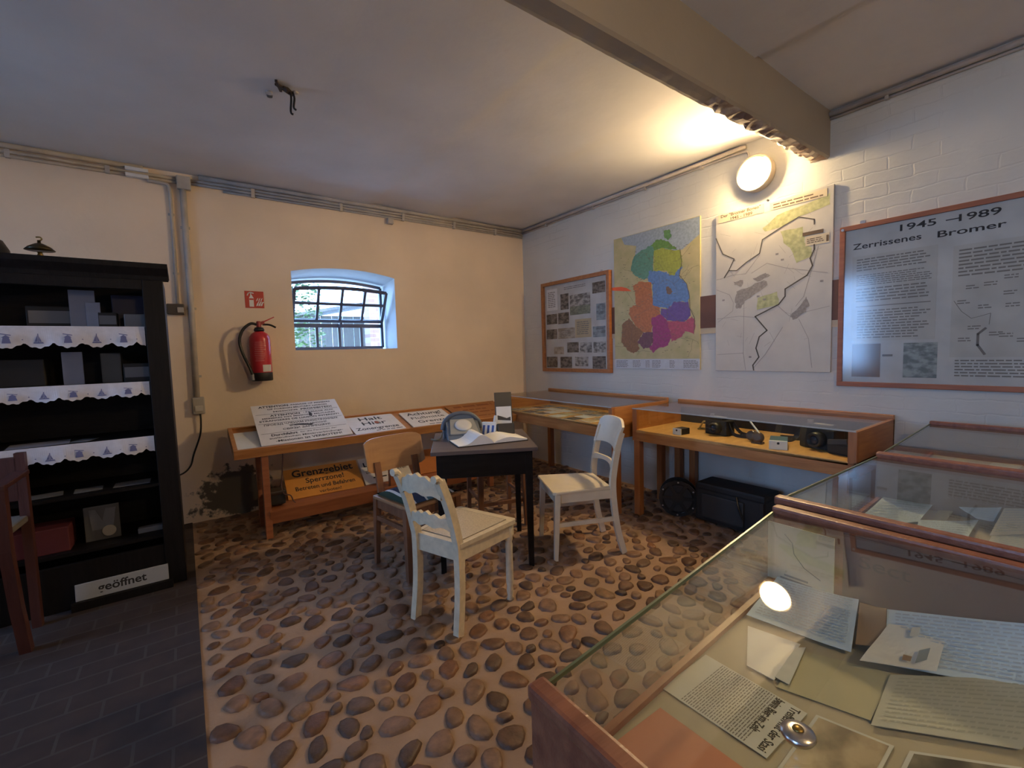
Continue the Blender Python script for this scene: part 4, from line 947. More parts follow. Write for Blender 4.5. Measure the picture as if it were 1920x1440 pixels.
for i in range(n):
    for j in range(n):
        a = i*(n+1)+j; bm.faces.new((top[a], top[a+n+1], top[a+n+2], top[a+1])); bm.faces.new((bot[a], bot[a+1], bot[a+n+2], bot[a+n+1]))
ed = [i*(n+1) for i in range(n+1)] + [n*(n+1)+j for j in range(1, n+1)] + [i*(n+1)+n for i in range(n-1, -1, -1)] + [j for j in range(n-1, 0, -1)]
for a, b_ in zip(ed, ed[1:]+ed[:1]): bm.faces.new((top[a], bot[a], bot[b_], top[b_]))
bmesh.ops.recalc_face_normals(bm, faces=bm.faces)
solo('seat_cushion', bm, stripe_mat(), 'green and blue striped cushion on the brown plywood chair', 'cushion', smooth=True, M=chair_frame(1.255, 2.895, -80) @ Matrix.Translation((0, .005, .485)))

# chair behind the table
t = thing('brown_chair', 'brown wooden chair pushed in at the far side of the dark table', 'chair', M=chair_frame(2.105, 3.175, -106))
for s in (-1, 1):
    bm = NB(); beam(bm, (s*.185, -.19, .46), (s*.19, -.215, -.004), .036, .036, (0, 1, 0), .028, .028); beam(bm, (s*.185, -.19, .46), (s*.185, -.22, .885), .03, .03, (0, 1, 0), .026, .024, .003); part('back_post', bm, BROWNCHAIR, t)
    bm = NB(); beam(bm, (s*.19, .185, .45), (s*.195, .20, -.004), .045, .045, (0, 1, 0), .034, .034, .003); part('front_leg', bm, BROWNCHAIR, t)
    bm = NB(); beam(bm, (s*.19, .18, .25), (s*.187, -.2, .25), .018, .025); part('stretcher', bm, BROWNCHAIR, t)
bm = NB(); beam(bm, (-.19, .19, .22), (.19, .19, .22), .018, .028); part('stretcher', bm, BROWNCHAIR, t)
bm = NB(); box(bm, -.21, .21, -.2, .21, .45, .472, .006); part('seat', bm, BROWNCHAIR, t)
bm = NB(); beam(bm, (-.185, -.205, .72), (.185, -.205, .72), .016, .07); part('back_rail', bm, BROWNCHAIR, t)
# ================================================================== SHOWCASES
def wall_case(name, label, M, L_, D_, zt, zg, zb, legs, post=.045, back_dark=False, mats=(PINE_X, PINE_Y, PINE_Z)):
    """glass topped case against the wall: local x along the front (left to right), y away from the viewer, origin under the front left corner"""
    t = thing(name, label, 'display case', M=M)
    bm = NB(); box(bm, 0, L_, 0, D_, zg-.022, zg, .002); part('tray', bm, TRAY, t)
    bm = NB(); box(bm, 0, L_, 0, .026, zb, zg-.004, .003); part('front_apron', bm, mats[0], t)
    bm = NB(); box(bm, 0, L_, D_-.026, D_, zb, zg-.02, .003); part('back_apron', bm, mats[0], t)
    for x in (0, L_-.03):
        bm = NB(); box(bm, x, x+.03, .03, D_, zb, zt-.006, .003); part('side_panel', bm, mats[1], t)
    for x in (0, L_-post):
        bm = NB(); box(bm, x, x+post, 0, .03, zb, zt-.006, .003); part('corner_post', bm, mats[2], t)
    bm = NB(); box(bm, 0, L_, D_-.03, D_, zt-.045, zt+.022, .003); part('back_rail', bm, mats[0], t)
    bm = NB(); box(bm, 0, L_, D_-.024, D_-.01, zg, zt-.045); part('back_panel', bm, BLACKMATT if back_dark else mats[0], t)
    bm = NB(); box(bm, .004, L_-.004, -.004, D_-.03, zt-.006, zt); part('glass_top', bm, GLASS, t)
    bm = NB(); box(bm, .004, L_-.004, -.008, -.004, zt-.007, zt+.001); part('glass_edge', bm, mat('pale_glass_edge', (.42, .45, .43), .3), t)
    bm = NB(); box(bm, post, L_-post, .008, .012, zg, zt-.006); part('glass_front', bm, GLASS, t)
    for x, y in legs:
        bm = NB(); box(bm, x, x+.058, y, y+.058, -.004, zb, .004); part('leg', bm, mats[2], t)
    return t
C1 = frame((2.985, 4.37, 0), (-.035, -1, 0), (1, -.035, 0))
wall_case('display_case', 'glass topped pine case of small photographs in the corner by the window wall', C1, 1.78, .76, .955, .785, .672, [(.03, .03), (1.70, .07), (.03, .68), (1.70, .68)])
C2 = frame((3.115, 2.535, 0), (0, -1, 0), (1, 0, 0))
wall_case('display_case', 'glass topped pine case with cameras standing below the pale map', C2, 1.615, .695, .935, .748, .655, [(.005, .012), (1.52, .012), (.005, .60), (.14, .63), (1.52, .60)], back_dark=True)

# photographs and papers in the corner case
rnd = random.Random(21); k = 0
PMX = [PM['d'], PM['l'], PM['s'], PAPER_OLIVE, PAPER_GREY, PAPER_TAN, PM['b']]
rows = ['front', 'second', 'third', 'rear']; 
for r in range(4):
    for c in range(6):
        x = .24+.235*c+rnd.uniform(-.02, .02); y = .09+.15*r+rnd.uniform(-.01, .01); w_, h_ = rnd.uniform(.13, .19), rnd.uniform(.09, .125); mi = rnd.randrange(len(PMX))
        bm = NB(); box(bm, -w_/2, w_/2, -h_/2, h_/2, 0, .003)
        p = thing('mounted_photograph', '%s print in the %s row, %s in the corner case' % (['dark', 'light', 'sepia', 'olive', 'grey', 'tan', 'bluish'][mi], rows[r], ['leftmost', 'second from left', 'third from left', 'third from right', 'second from right', 'rightmost'][c]), 'photograph', group='prints in the corner case', M=C1 @ Matrix.Translation((x, y, .786)) @ Matrix.Rotation(radians(rnd.uniform(-6, 6)), 4, 'Z'))
        part('print', bm, PMX[mi], p)
        bm = NB(); box(bm, -w_/2-.008, w_/2+.008, -h_/2-.008, h_/2+.008, -.0005, .0015); part('mount', bm, PAPER_OLIVE if rnd.random() < .6 else PAPER, p)

# things in the camera case; local x runs along the case from the left, y to the wall
def in_c2(x, y, rz=0): return C2 @ Matrix.Translation((x, y, .748)) @ Matrix.Rotation(radians(rz), 4, 'Z')
def old_camera(label, M, s, strap_side):
    t = thing('camera', label, 'camera', M=M @ Matrix.Diagonal((s, s, s, 1)))
    bm = NB(); box(bm, -.10, .10, -.05, .05, 0, .12, .012); part('body', bm, BLACKMATT, t)
    bm = NB(); box(bm, -.085, .06, -.045, .04, .12, .142, .008); part('top_cover', bm, BLACK, t)
    bm = NB(); box(bm, -.02, .075, -.040, -.012, .142, .147, .002); part('top_plate', bm, WHITE, t, 'pale plate on the top')
    Mq = Matrix.Translation((.02, -.05, .06)) @ Matrix.Rotation(radians(90), 4, 'X')
    bm = NB(); lathe(bm, [(0, 0), (.045, 0), (.045, .03), (.04, .055), (.03, .056), (.028, .045), (0, .045)], 24, Mq); ln = part('lens', bm, BLACK, t, smooth=True)
    bm = NB(); lathe(bm, [(0, .044), (.026, .044), (.02, .05), (0, .052)], 20, Mq); part('lens_glass', bm, plain('lens_dark', (.02, .025, .04), .08), ln, smooth=True)
    bm = NB(); lathe(bm, [(0, 0), (.016, 0), (.016, .018), (0, .018)], 14, Matrix.Translation((-.06, -.01, .142))); part('knob', bm, STEEL, t)
    bm = NB(); P = curve_pts([(strap_side*.10, -.02, .10), (strap_side*.15, -.035, .03), (strap_side*.22, -.02, .018), (strap_side*.27, .02, .018), (strap_side*.23, .06, .016), (strap_side*.15, .05, .03), (strap_side*.10, .03, .10)], 5)
    for a, b_ in zip(P, P[1:]): beam(bm, a, b_, .004, .026, (0, 0, 1))
    part('strap', bm, BLACKMATT, t)
old_camera('black camera with its strap looped to the right, left of the brown eyepiece', in_c2(.62, .30, -10), 1.0, 1)
old_camera('larger black camera with a pale top plate at the right end of the case', in_c2(1.33, .30, -14), 1.15, -1)
def small_box(label, M, sx, sy, sz, m, lidm):
    t = thing('film_box', label, 'box', M=M)
    bm = NB(); box(bm, -sx/2, sx/2, -sy/2+.004, sy/2, 0, sz, .003); part('carton', bm, m, t)
    bm = NB(); box(bm, -sx/2-.001, sx/2+.001, -sy/2, -sy/2+.012, .0, sz+.001, .002); part('end_flap', bm, lidm, t)
    bm = NB(); lathe(bm, [(0, 0), (.008, 0), (.008, .002), (0, .002)], 12, Matrix.Translation((0, -sy/2, sz*.72)) @ Matrix.Rotation(radians(90), 4, 'X')); part('thumb_hole', bm, BLACK, t)
small_box('small black carton with a white end at the left end of the camera case', in_c2(.41, .10, -6), .075, .11, .05, BLACKMATT, PAPER)
small_box('blue carton with a white end in front of the larger camera', in_c2(1.13, .14, 22), .105, .19, .058, plain('carton_blue', (.02, .10, .17), .5), PAPER)
t = thing('brass_gadget', 'small yellow brass folding gadget behind the left camera', 'gadget', M=in_c2(.42, .40, 15))
bm = NB(); box(bm, -.04, .04, -.025, .025, 0, .012, .003); part('base_plate', bm, BRASS, t)
bm = NB(); beam(bm, (-.03, 0, .01), (.0, 0, .07), .03, .008); beam(bm, (.0, 0, .07), (.04, 0, .07), .03, .01); part('arm', bm, mat('yellow_brass', (.50, .34, .08), .4), t)
t = thing('eyepiece', 'round brown eyepiece with a pale rod lying left of the blue carton', 'eyepiece', M=in_c2(.985, .19, 0))
for x, y in ((.0, -.02), (-.055, .01)):
    bm = NB(); lathe(bm, [(0, 0), (.038, 0), (.04, .012), (.036, .032), (.02, .034), (0, .030)], 20, Matrix.Translation((x, y, .04)) @ Matrix.Rotation(radians(75), 4, 'X')); part('cap', bm, plain('brown_bakelite', (.07, .04, .03), .35), t, smooth=True)
bm = NB(); box(bm, -.035, .035, -.06, -.01, 0, .012, .003); part('foot', bm, bpy.data.materials['brown_bakelite'], t)
bm = NB(); tube(bm, [(-.02, .02, .07), (-.10, .06, .135)], .006, 8); part('rod', bm, PAPER, t)
t = thing('camera_case', 'open black leather camera case right of the larger camera', 'case', M=in_c2(1.49, .19, -18))
bm = NB(); box(bm, -.075, .075, -.05, .05, 0, .075, .014); part('body', bm, BLACKMATT, t)
bm = NB(); beam(bm, (-.06, -.05, .075), (.06, -.05, .095), .02, .03); beam(bm, (.02, .0, .07), (.055, .02, .125), .05, .014); part('flap', bm, DARKGREY, t)

# three near showcases in a row
RAIL = wood('red_brown_rail', (.17, .055, .03), (.27, .10, .05), .35, 'X', 4)
PANEL = mat('worn_panel', (.34, .27, .21), .7, 0, .15, 4)
PANELB = mat('brown_panel', (.16, .08, .052), .7, 0, .12, 5)
def near_case(label, x0, x1, yl, dy, z0, z1, zr0, zr1, panel, ply=None):
    """row case from x0 to x1; its glass side follows y=yl.. and it runs to y=-.6; z0/z1 glass height at its near and far rail"""
    t = thing('display_case', label, 'display case', (x0, yl, 0)); Y1 = -.62-yl; L_ = x1-x0; zb = .765
    bm = NB(); prism(bm, [(.0, 0), (L_-.0, dy), (L_-.0, Y1), (0, Y1)], zb-.022, zb); part('tray', bm, mat('tray_paint', (.47, .42, .32), .7, 0, .06, 6), t)
    bm = NB(); prism(bm, [(.0, 0), (L_, dy), (L_, dy-.03), (0, -.03)], zb-.10, zb-.022); box(bm, 0, .03, Y1, -.0, zb-.10, zb-.022); box(bm, L_-.03, L_, Y1, dy, zb-.10, zb-.022); part('tray_frame', bm, PINE_RED, t)
    # near and far wooden ends with rounded rails
    for xa, xb, zt, ya in ((.0, .026, z0, 0), (L_-.026, L_, z1, dy)):
        P = [(ya, zb-.10), (Y1, zb-.10), (Y1, zt+.07*0), (ya, zt)]
        bm = NB(); b0 = [bm.verts.new((xa, y, z)) for y, z in ((ya, zb-.2), (Y1, zb-.2), (Y1, zt-.008+(0)), (ya, zt-.008))]; b1 = [bm.verts.new((xb, y, z)) for y, z in ((ya, zb-.2), (Y1, zb-.2), (Y1, zt-.008), (ya, zt-.008))]
        bm.faces.new(b0[::-1]); bm.faces.new(b1)
        for k in range(4): bm.faces.new((b0[k], b0[(k+1) % 4], b1[(k+1) % 4], b1[k]))
        bmesh.ops.recalc_face_normals(bm, faces=bm.faces)
        part('end_panel', bm, RAIL, t)
        bm = NB(); box(bm, xa-.004, xb+.004, Y1, ya+.006, zt-.012, zt+.014, .007); part('rail', bm, RAIL, t)
    bm = NB(); box(bm, L_-.03, L_-.026, Y1, dy-.17 if panel is PANELB else dy, zb, z1-.012); part('inner_panel', bm, panel, t)
    # glass lid and glass side
    def slab(P0, th):
        bm = NB(); a = [bm.verts.new(p) for p in P0]; b_ = [bm.verts.new((p[0]+th[0], p[1]+th[1], p[2]+th[2])) for p in P0]
        bm.faces.new(a); bm.faces.new(b_[::-1])
        for k in range(4): bm.faces.new((a[k], a[(k+1) % 4], b_[(k+1) % 4], b_[k]))
        bmesh.ops.recalc_face_normals(bm, faces=bm.faces); return bm
    zrise = .035
    part('glass_lid', slab([(.028, .004, z0-.01), (L_-.028, dy+.004, z1-.01), (L_-.028, Y1, z1-.01-zrise*Y1*zr1), (.028, Y1, z0-.01-zrise*Y1*zr0)], (0, 0, .006)), GLASS, t)
    bm = NB(); beam(bm, (.03, .002, z0-.005), (L_-.03, dy+.002, z1-.005), .005, .008); part('lid_edge', bm, plain('green_glass_edge', (.10, .13, .07), .3), t)
    bm = NB(); beam(bm, (.03, -.012, zb+.006), (L_-.03, dy-.012, zb+.006), .014, .014); part('tray_bead', bm, PINE_RED, t)
    part('glass_side', slab([(.028, 0, zb), (L_-.028, dy, zb), (L_-.028, dy, z1-.012), (.028, 0, z0-.012)], (0, -.005, 0)), GLASS, t)
    for x, y in ((.02, -.09), (L_-.08, dy-.09), (.02, Y1+.02), (L_-.08, Y1+.02)):
        bm = NB(); box(bm, x, x+.055, y, y+.055, -.004, zb-.022, .003); part('leg', bm, PINE_RED, t)
    return t
near_case('nearest glass topped case with newspaper cuttings and a round lid knob', .40, 1.372, .525, .065, .925, .972, 1, 1, PANELB)
near_case('middle glass topped case with daylight-tinted papers', 1.392, 2.425, .605, .03, .988, .955, 0, 0, PANEL)
near_case('farthest glass topped case of the row, against the brick wall', 2.445, 3.62, .645, .055, .95, .95, 0, 0, PANEL)

def sheet3(name, label, P, m, cat='paper', curl=0.0, group=None, th=.0012, n=8):
    """paper with corners P (3-D, in ring order), curled by lifting its middle or edges"""
    P = [Vector(p) for p in P]; c = sum(P, Vector())/4
    bm = NB(); G = []
    for i in range(n+1):
        for j in range(n+1):
            u, v = i/n, j/n
            q = (P[0]*(1-u)+P[1]*u)*(1-v) + (P[3]*(1-u)+P[2]*u)*v
            q = q + Vector((0, 0, curl*((2*u-1)**2)*.6 + abs(curl)*.25*sin(u*5+v*7))); G.append(bm.verts.new(q-c))
    H = [bm.verts.new(v.co+Vector((0, 0, th))) for v in G]
    for i in range(n):
        for j in range(n):
            a = i*(n+1)+j; f = (a, a+n+1, a+n+2, a+1)
            bm.faces.new([H[k] for k in f]); bm.faces.new([G[k] for k in f[::-1]])
    ed = [i*(n+1) for i in range(n+1)] + [n*(n+1)+j for j in range(1, n+1)] + [i*(n+1)+n for i in range(n-1, -1, -1)] + [j for j in range(n-1, 0, -1)]
    for a, b_ in zip(ed, ed[1:]+ed[:1]): bm.faces.new((G[a], G[b_], H[b_], H[a]))
    bmesh.ops.recalc_face_normals(bm, faces=bm.faces)
    return solo(name, bm, m, label, cat, group, M=Matrix.Translation(c))
def handwriting(name, P, lines, m, lift=.002, seed=1, margin=.06):
    """lines of writing laid on a paper, as a mesh to parent under it"""
    rd = random.Random(seed); P = [Vector(p) for p in P]; c = sum(P, Vector())/4; bm = NB()
    for i in range(lines):
        v = margin+(1-2*margin)*(i+.5)/lines; u = margin
        while u < 1-margin:
            du = rd.uniform(.02, .09); u2 = min(u+du, 1-margin); dv = (1-2*margin)/lines*.38
            q = []
            for a, b_ in ((u, v), (u2, v), (u2, v+dv), (u, v+dv)):
                q.append((P[0]*(1-a)+P[1]*a)*(1-b_) + (P[3]*(1-a)+P[2]*a)*b_ - c + Vector((0, 0, lift)))
            f = bm.faces.new([bm.verts.new(x) for x in q]); f.normal_update()
            if f.normal.z < 0: f.normal_flip()
            u = u2+rd.uniform(.008, .02)
    return bm
BLUEINK = plain('faded_blue_ink', (.46, .55, .66), .8)
NEWS = [(.735, .532, .767), (.895, .532, .767), (.89, .328, .767), (.737, .330, .767)]
o = sheet3('newspaper_cutting', 'newspaper cutting with a bold headline in the nearest case', NEWS, PAPER_GREY, 'newspaper')
bm = handwriting('x', [(.735, .532, .767), (.895, .532, .767), (.893, .40, .767), (.736, .40, .767)], 26, GREYINK, .0016, 3, .03); part('newsprint', bm, GREYINK, o)
bm = NB(); c = sum([Vector(p) for p in NEWS], Vector())/4
text(bm, 'Treffen mit der Stasi', 0, 0, .022, 0, .14, 'LEFT', bold=.004); text(bm, 'beim Bier im Zelt', 0, -.027, .022, 0, .11, 'LEFT', bold=.004)
bmesh.ops.transform(bm, matrix=Matrix.Translation(-c) @ frame((.885, .352, .7686), (-1, -.02, 0), (0, -1, 0)) @ Matrix.Translation((0, -.0, 0)), verts=bm.verts); part('headline', bm, INK, o)
sheet3('document', 'cream sheet under the lamp reflection in the nearest case', [(1.067, .525, .769), (.928, .458, .769), (.928, .403, .769), (1.09, .418, .769)], PAPER)
sheet3('document', 'narrow printed slip beside the cream sheet in the nearest case', [(.936, .378, .771), (.936, .405, .771), (1.066, .419, .771), (1.084, .405, .771)], PAPER_GREY)
sheet3('envelope', 'olive green blank envelope in the middle of the nearest case', [(.915, .393, .767), (.961, .253, .767), (1.138, .264, .767), (1.074, .402, .767)], PAPER_OLIVE, 'envelope')
LL = [(1.097, .543, .774), (1.135, .336, .774), (1.335, .382, .80), (1.335, .575, .78)]  # the daylight patch at the far end is carried by these letters' colour
o = sheet3('letter', 'handwritten daylight-tinted letter curling at its edge along the far panel of the nearest case', LL, PAPER_DAYLIT, 'letter', .006); part('handwriting', handwriting('x', LL, 16, BLUEINK, .006, 5), BLUEINK, o)
LR = [(1.142, .278, .776), (1.289, .048, .776), (1.338, .056, .89), (1.335, .326, .80)]
o = sheet3('letter', 'wide handwritten daylight-tinted letter at the right of the nearest case', LR, PAPER_DAYLIT, 'letter', .004); part('handwriting', handwriting('x', LR, 14, BLUEINK, .005, 6), BLUEINK, o)
sheet3('card', 'torn brown card lying between the two daylight-tinted letters', [(1.161, .336, .782), (1.197, .293, .782), (1.332, .326, .805), (1.332, .379, .796)], PAPER_BROWN, 'card', .002)
EN = [(1.092, .308, .79), (1.172, .2055, .79), (1.325, .215, .812), (1.272, .307, .797)]
o = sheet3('envelope', 'white stamped envelope lying on top of the letters in the nearest case', EN, PAPER, 'envelope', .004)
c = sum([Vector(p) for p in EN], Vector())/4
for nm, P, mm in (('postmark', [(1.155, .235), (1.18, .222), (1.222, .225), (1.20, .238)], plain('stamp_grey', (.30, .34, .36), .8)), ('stamp', [(1.15, .254), (1.155, .242), (1.172, .243), (1.168, .256)], PAPER_BROWN), ('seal', [(1.235, .262), (1.245, .25), (1.28, .253), (1.27, .265)], PAPER_GREY)):
    bm = NB(); f = bm.faces.new([bm.verts.new(Vector((x, y, .7985+(x-1.15)*.14))-c) for x, y in P]); f.normal_update(); f.normal_flip() if f.normal.z < 0 else None; part(nm, bm, mm, o)
BG = [(.944, .248, .771), (1.077, .082, .771), (1.33, .051, .787), (1.12, .265, .773)]
o = sheet3('document', 'large grey green typed sheet at the right of the nearest case', BG, mat('grey_green_paper', (.54, .55, .48), .8, 0, .04, 6)); part('typing', handwriting('x', BG, 12, FAINTINK, .0018, 8), plain('typing_ink', (.44, .45, .39), .8), o)
def print_photo(label, P, m):
    o = sheet3('photograph', label, P, PAPER_GREY, 'photograph'); v = [Vector(p) for p in P]; c = sum(v, Vector())/4
    bm = NB(); bm.faces.new([bm.verts.new((p-c)*.9+Vector((0, 0, .0018))) for p in v]); bmesh.ops.recalc_face_normals(bm, faces=bm.faces)
    for f in bm.faces:
        if f.normal.z < 0: f.normal_flip()
    part('image', bm, m, o)
print_photo('sepia photograph with a pale border below the lid knob', [(.727, .311, .767), (.852, .210, .767), (.928, .211, .767), (.9, .317, .767)], photo_mat('photo_warm', (.10, .06, .035), (.42, .33, .22), 10))
print_photo('dark photograph at the lower right corner of the nearest case', [(.80, .191, .767), (.86, .07, .767), (1.036, .078, .767), (.937, .193, .767)], photo_mat('photo_dark_warm', (.03, .025, .02), (.25, .22, .16), 9))
sheet3('folder', 'salmon pink folder in the near left corner of the nearest case', [(.45, .505, .767), (.45, .30, .767), (.69, .335, .767), (.69, .502, .767)], PAPER_PINK, 'folder')
# pale map sheet standing against the far panel
o = solo('map_sheet', (lambda b: (box(b, 0, .004, 0, .165, 0, .165, .001), b)[1])(NB()), mat('map_sheet_paper', (.55, .50, .38), .8, 0, .1, 8), 'pale map sheet standing against the far panel of the nearest case', 'map', M=Matrix.Translation((1.336, .437, .777)))
bm = NB(); P = [(.12, .14), (.10, .12), (.095, .09), (.07, .06), (.03, .04)]
for (a, b_), (c_, d_) in zip(P, P[1:]): beam(bm, (-.0005, a, b_), (-.0005, c_, d_), .001, .0025, (1, 0, 0))
for i in range(2): box(bm, -.0008, 0, .06-.01*i, .12+.01*i, .020-.01*i, .025-.01*i)
part('print', bm, GREYINK, o)
# faint writing on the brown panel: pieces of pencil script
bm = NB(); text(bm, 'Sect', 0, 0, .045, 0, .10, 'LEFT'); bmesh.ops.transform(bm, matrix=frame((1.340, .385, .885), (0, -1, 0), (0, 0, 1)), verts=bm.verts)
solo('panel_note', bm, plain('pencil_brown', (.10, .055, .04), .8), 'faint dark handwriting on the brown far panel of the nearest case', 'note')
t = thing('lid_knob', 'round metal knob on the glass lid of the nearest case', 'knob', (.607, .234, .9415))
bm = NB(); lathe(bm, [(0, 0), (.014, 0), (.018, .004), (.0205, .009), (.019, .013), (.010, .0155), (0, .016)], 24); part('cap', bm, STEEL, t, smooth=True)
bm = NB(); lathe(bm, [(0, .0155), (.007, .0155), (.006, .0175), (0, .018)], 14); part('screw', bm, BRASS, t, smooth=True)

# papers in the middle case
BP = [
 ('letter', 'daylight-tinted letter at the far left of the middle case', [(1.965, .589, .769), (2.19, .449, .769), (2.38, .448, .79), (2.38, .605, .782)], PAPER_DAYLIT, .004),
 ('letter', 'crumpled daylight-tinted letter in the middle of the middle case', [(1.994, .418, .773), (2.016, .303, .773), (2.353, .315, .773), (2.186, .449, .773)], PAPER_DAYLIT, .006),
 ('letter', 'daylight-tinted letter with a raised corner at the far panel of the middle case', [(2.358, .322, .776), (2.368, .278, .776), (2.38, .261, .83), (2.38, .373, .80)], PAPER_DAYLIT, .004),
 ('slip', 'small yellow slip lying on the daylight-tinted letter', [(1.968, .518, .776), (2.013, .426, .776), (2.113, .444, .776), (2.099, .542, .776)], PAPER_OLIVE, .003),
 ('card', 'yellow card between two daylight-tinted letters in the middle case', [(2.243, .422, .768), (2.27, .39, .768), (2.38, .388, .783), (2.38, .43, .775)], PAPER_OLIVE, 0),
 ('document', 'grey typed sheet at the right of the middle case', [(2.20, .267, .772), (2.38, .15, .772), (2.38, .17, .85), (2.38, .255, .83)], PAPER_GREY, 0),
 ('document', 'pale grey sheet at the right edge of the middle case', [(2.091, .259, .768), (2.123, .10, .768), (2.37, .10, .772), (2.29, .266, .768)], PAPER_GREY, 0),
 ('card', 'tan card at the near rail of the middle case', [(1.93, .308, .768), (1.95, .12, .768), (2.10, .12, .768), (2.06, .295, .768)], PAPER_TAN, 0),
 ('document', 'pale sheet under the daylight-tinted letter at the near rail of the middle case', [(1.90, .592, .768), (1.93, .425, .768), (2.041, .428, .768), (2.036, .595, .768)], PAPER, 0)]
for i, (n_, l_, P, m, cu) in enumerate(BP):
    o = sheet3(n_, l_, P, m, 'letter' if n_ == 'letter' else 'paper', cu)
    if n_ in ('letter', 'document'): part('handwriting', handwriting('x', P, 9, BLUEINK, .003+cu*.6, 20+i), BLUEINK, o)
for l_, P, m in (('tan card lying in the farthest case of the row', [(3.38, .612, .768), (3.44, .526, .768), (3.55, .531, .768), (3.53, .625, .768)], PAPER_OLIVE), ('grey card right of the tan card in the farthest case', [(3.40, .436, .768), (3.42, .329, .768), (3.58, .324, .768), (3.56, .431, .768)], PAPER_GREY)):
    sheet3('card', l_, P, m)

# ================================================================== UNDER THE CAMERA CASE
t = thing('film_reel', 'black spoked cable reel standing under the camera case', 'reel', M=Matrix.Translation((3.40, 2.28, 0)) @ Matrix.Rotation(radians(33), 4, 'Z'))
def disc(x):
    return frame((x, 0, .155), (0, -1, 0), (0, 0, 1))
for x in (-.06, .06):
    bm = NB(); M = disc(x)
    lathe(bm, [(.128, -.006), (.155, -.006), (.155, .006), (.128, .006), (.128, -.006)], 32, M); lathe(bm, [(0, -.008), (.05, -.008), (.05, .008), (0, .008)], 20, M)
    for k in range(6): a = k*pi/3; beam(bm, M @ Vector((.04*cos(a), .04*sin(a), 0)), M @ Vector((.135*cos(a), .135*sin(a), 0)), .008, .028, M.to_3x3() @ Vector((-sin(a), cos(a), 0)))
    part('flange', bm, plain('reel_black', (.02, .02, .02), .25), t)
bm = NB(); lathe(bm, [(0, -.055), (.115, -.055), (.115, .055), (0, .055)], 28, disc(0)); part('winding', bm, BLACKMATT, t)
bm = NB()
for k in range(6): a = k*pi/3+.5; lathe(bm, [(0, .006), (.008, .006), (.006, .011), (0, .012)], 8, frame((-.06, 0, .155), (0, -1, 0), (0, 0, 1)) @ Matrix.Translation((.14*cos(a), .14*sin(a), 0)))
part('rivet', bm, STEEL, t)
t = thing('equipment_bag', 'black rectangular equipment bag on the cobbles under the camera case', 'bag', M=Matrix.Translation((3.50, 1.86, 0)) @ Matrix.Rotation(radians(-90), 4, 'Z'))
bm = NB(); box(bm, -.26, .30, -.11, .12, .01, .31, .03); part('body', bm, plain('bag_black', (.018, .016, .015), .6), t)
bm = NB(); box(bm, -.24, .31, -.118, .125, .27, .335, .02); part('lid_flap', bm, BLACKMATT, t)
bm = NB(); box(bm, -.19, .16, -.128, -.10, .05, .25, .012); part('front_pocket', bm, plain('bag_grey', (.028, .026, .025), .7), t)
bm = NB(); tube(bm, curve_pts([(.10, -.12, .28), (.13, -.14, .2), (.16, -.135, .12)], 4), .008, 6); part('strap', bm, BLACK, t)

# ================================================================== CABINET
CX0, CX1, CY0, CY1 = -1.55, -.068, 3.665, 4.12
t = thing('display_cabinet', 'tall black open cabinet with lace trimmed shelves', 'cabinet', (CX0, CY0, 0))
W_, D_ = CX1-CX0, CY1-CY0
bm = NB(); box(bm, 0, .03, 0, D_, 0, 1.97); part('side_panel', bm, CABWOOD, t)
bm = NB(); box(bm, W_-.03, W_, 0, D_, 0, 1.97); part('side_panel', bm, CABWOOD, t)
bm = NB(); box(bm, .03, W_-.03, D_-.015, D_, 0, 1.97); part('back_panel', bm, BLACKWOOD, t)
for x0, x1 in ((0, .10), (W_-.105, W_)):
    bm = NB(); box(bm, x0, x1, -.025, 0, 0, 1.97, .004); part('stile', bm, CABWOOD, t)
bm = NB(); box(bm, .10, W_-.105, -.025, 0, 1.90, 1.97, .003); part('top_rail', bm, CABWOOD, t)
bm = NB(); prism(bm, [(.02, 1.96), (-.03, 1.96), (-.035, 1.985), (-.06, 2.03), (-.062, 2.06), (.02, 2.06)], -.02, W_+.03, frame((0, 0, 0), (0, 1, 0), (0, 0, 1))); box(bm, -.02, W_+.03, .0, D_, 2.03, 2.06); bmesh.ops.recalc_face_normals(bm, faces=bm.faces); part('cornice', bm, CABWOOD, t)
bm = NB(); box(bm, .10, W_-.105, -.02, .01, 0, .27, .003); part('plinth', bm, CABWOOD, t)
SH = (1.668, 1.325, .978, .672, .335)
for z in SH: bm = NB(); box(bm, .03, W_-.03, .0, D_-.015, z-.02, z); part('shelf', bm, BLACKWOOD, t)
def cab(x, y, z): return Matrix.Translation((x, CY0+y, z))
LACE = mat('lace_cloth', (.66, .66, .72), .85, 0, .06, 40)
LBLUE = plain('lace_blue', (.16, .17, .32), .8)
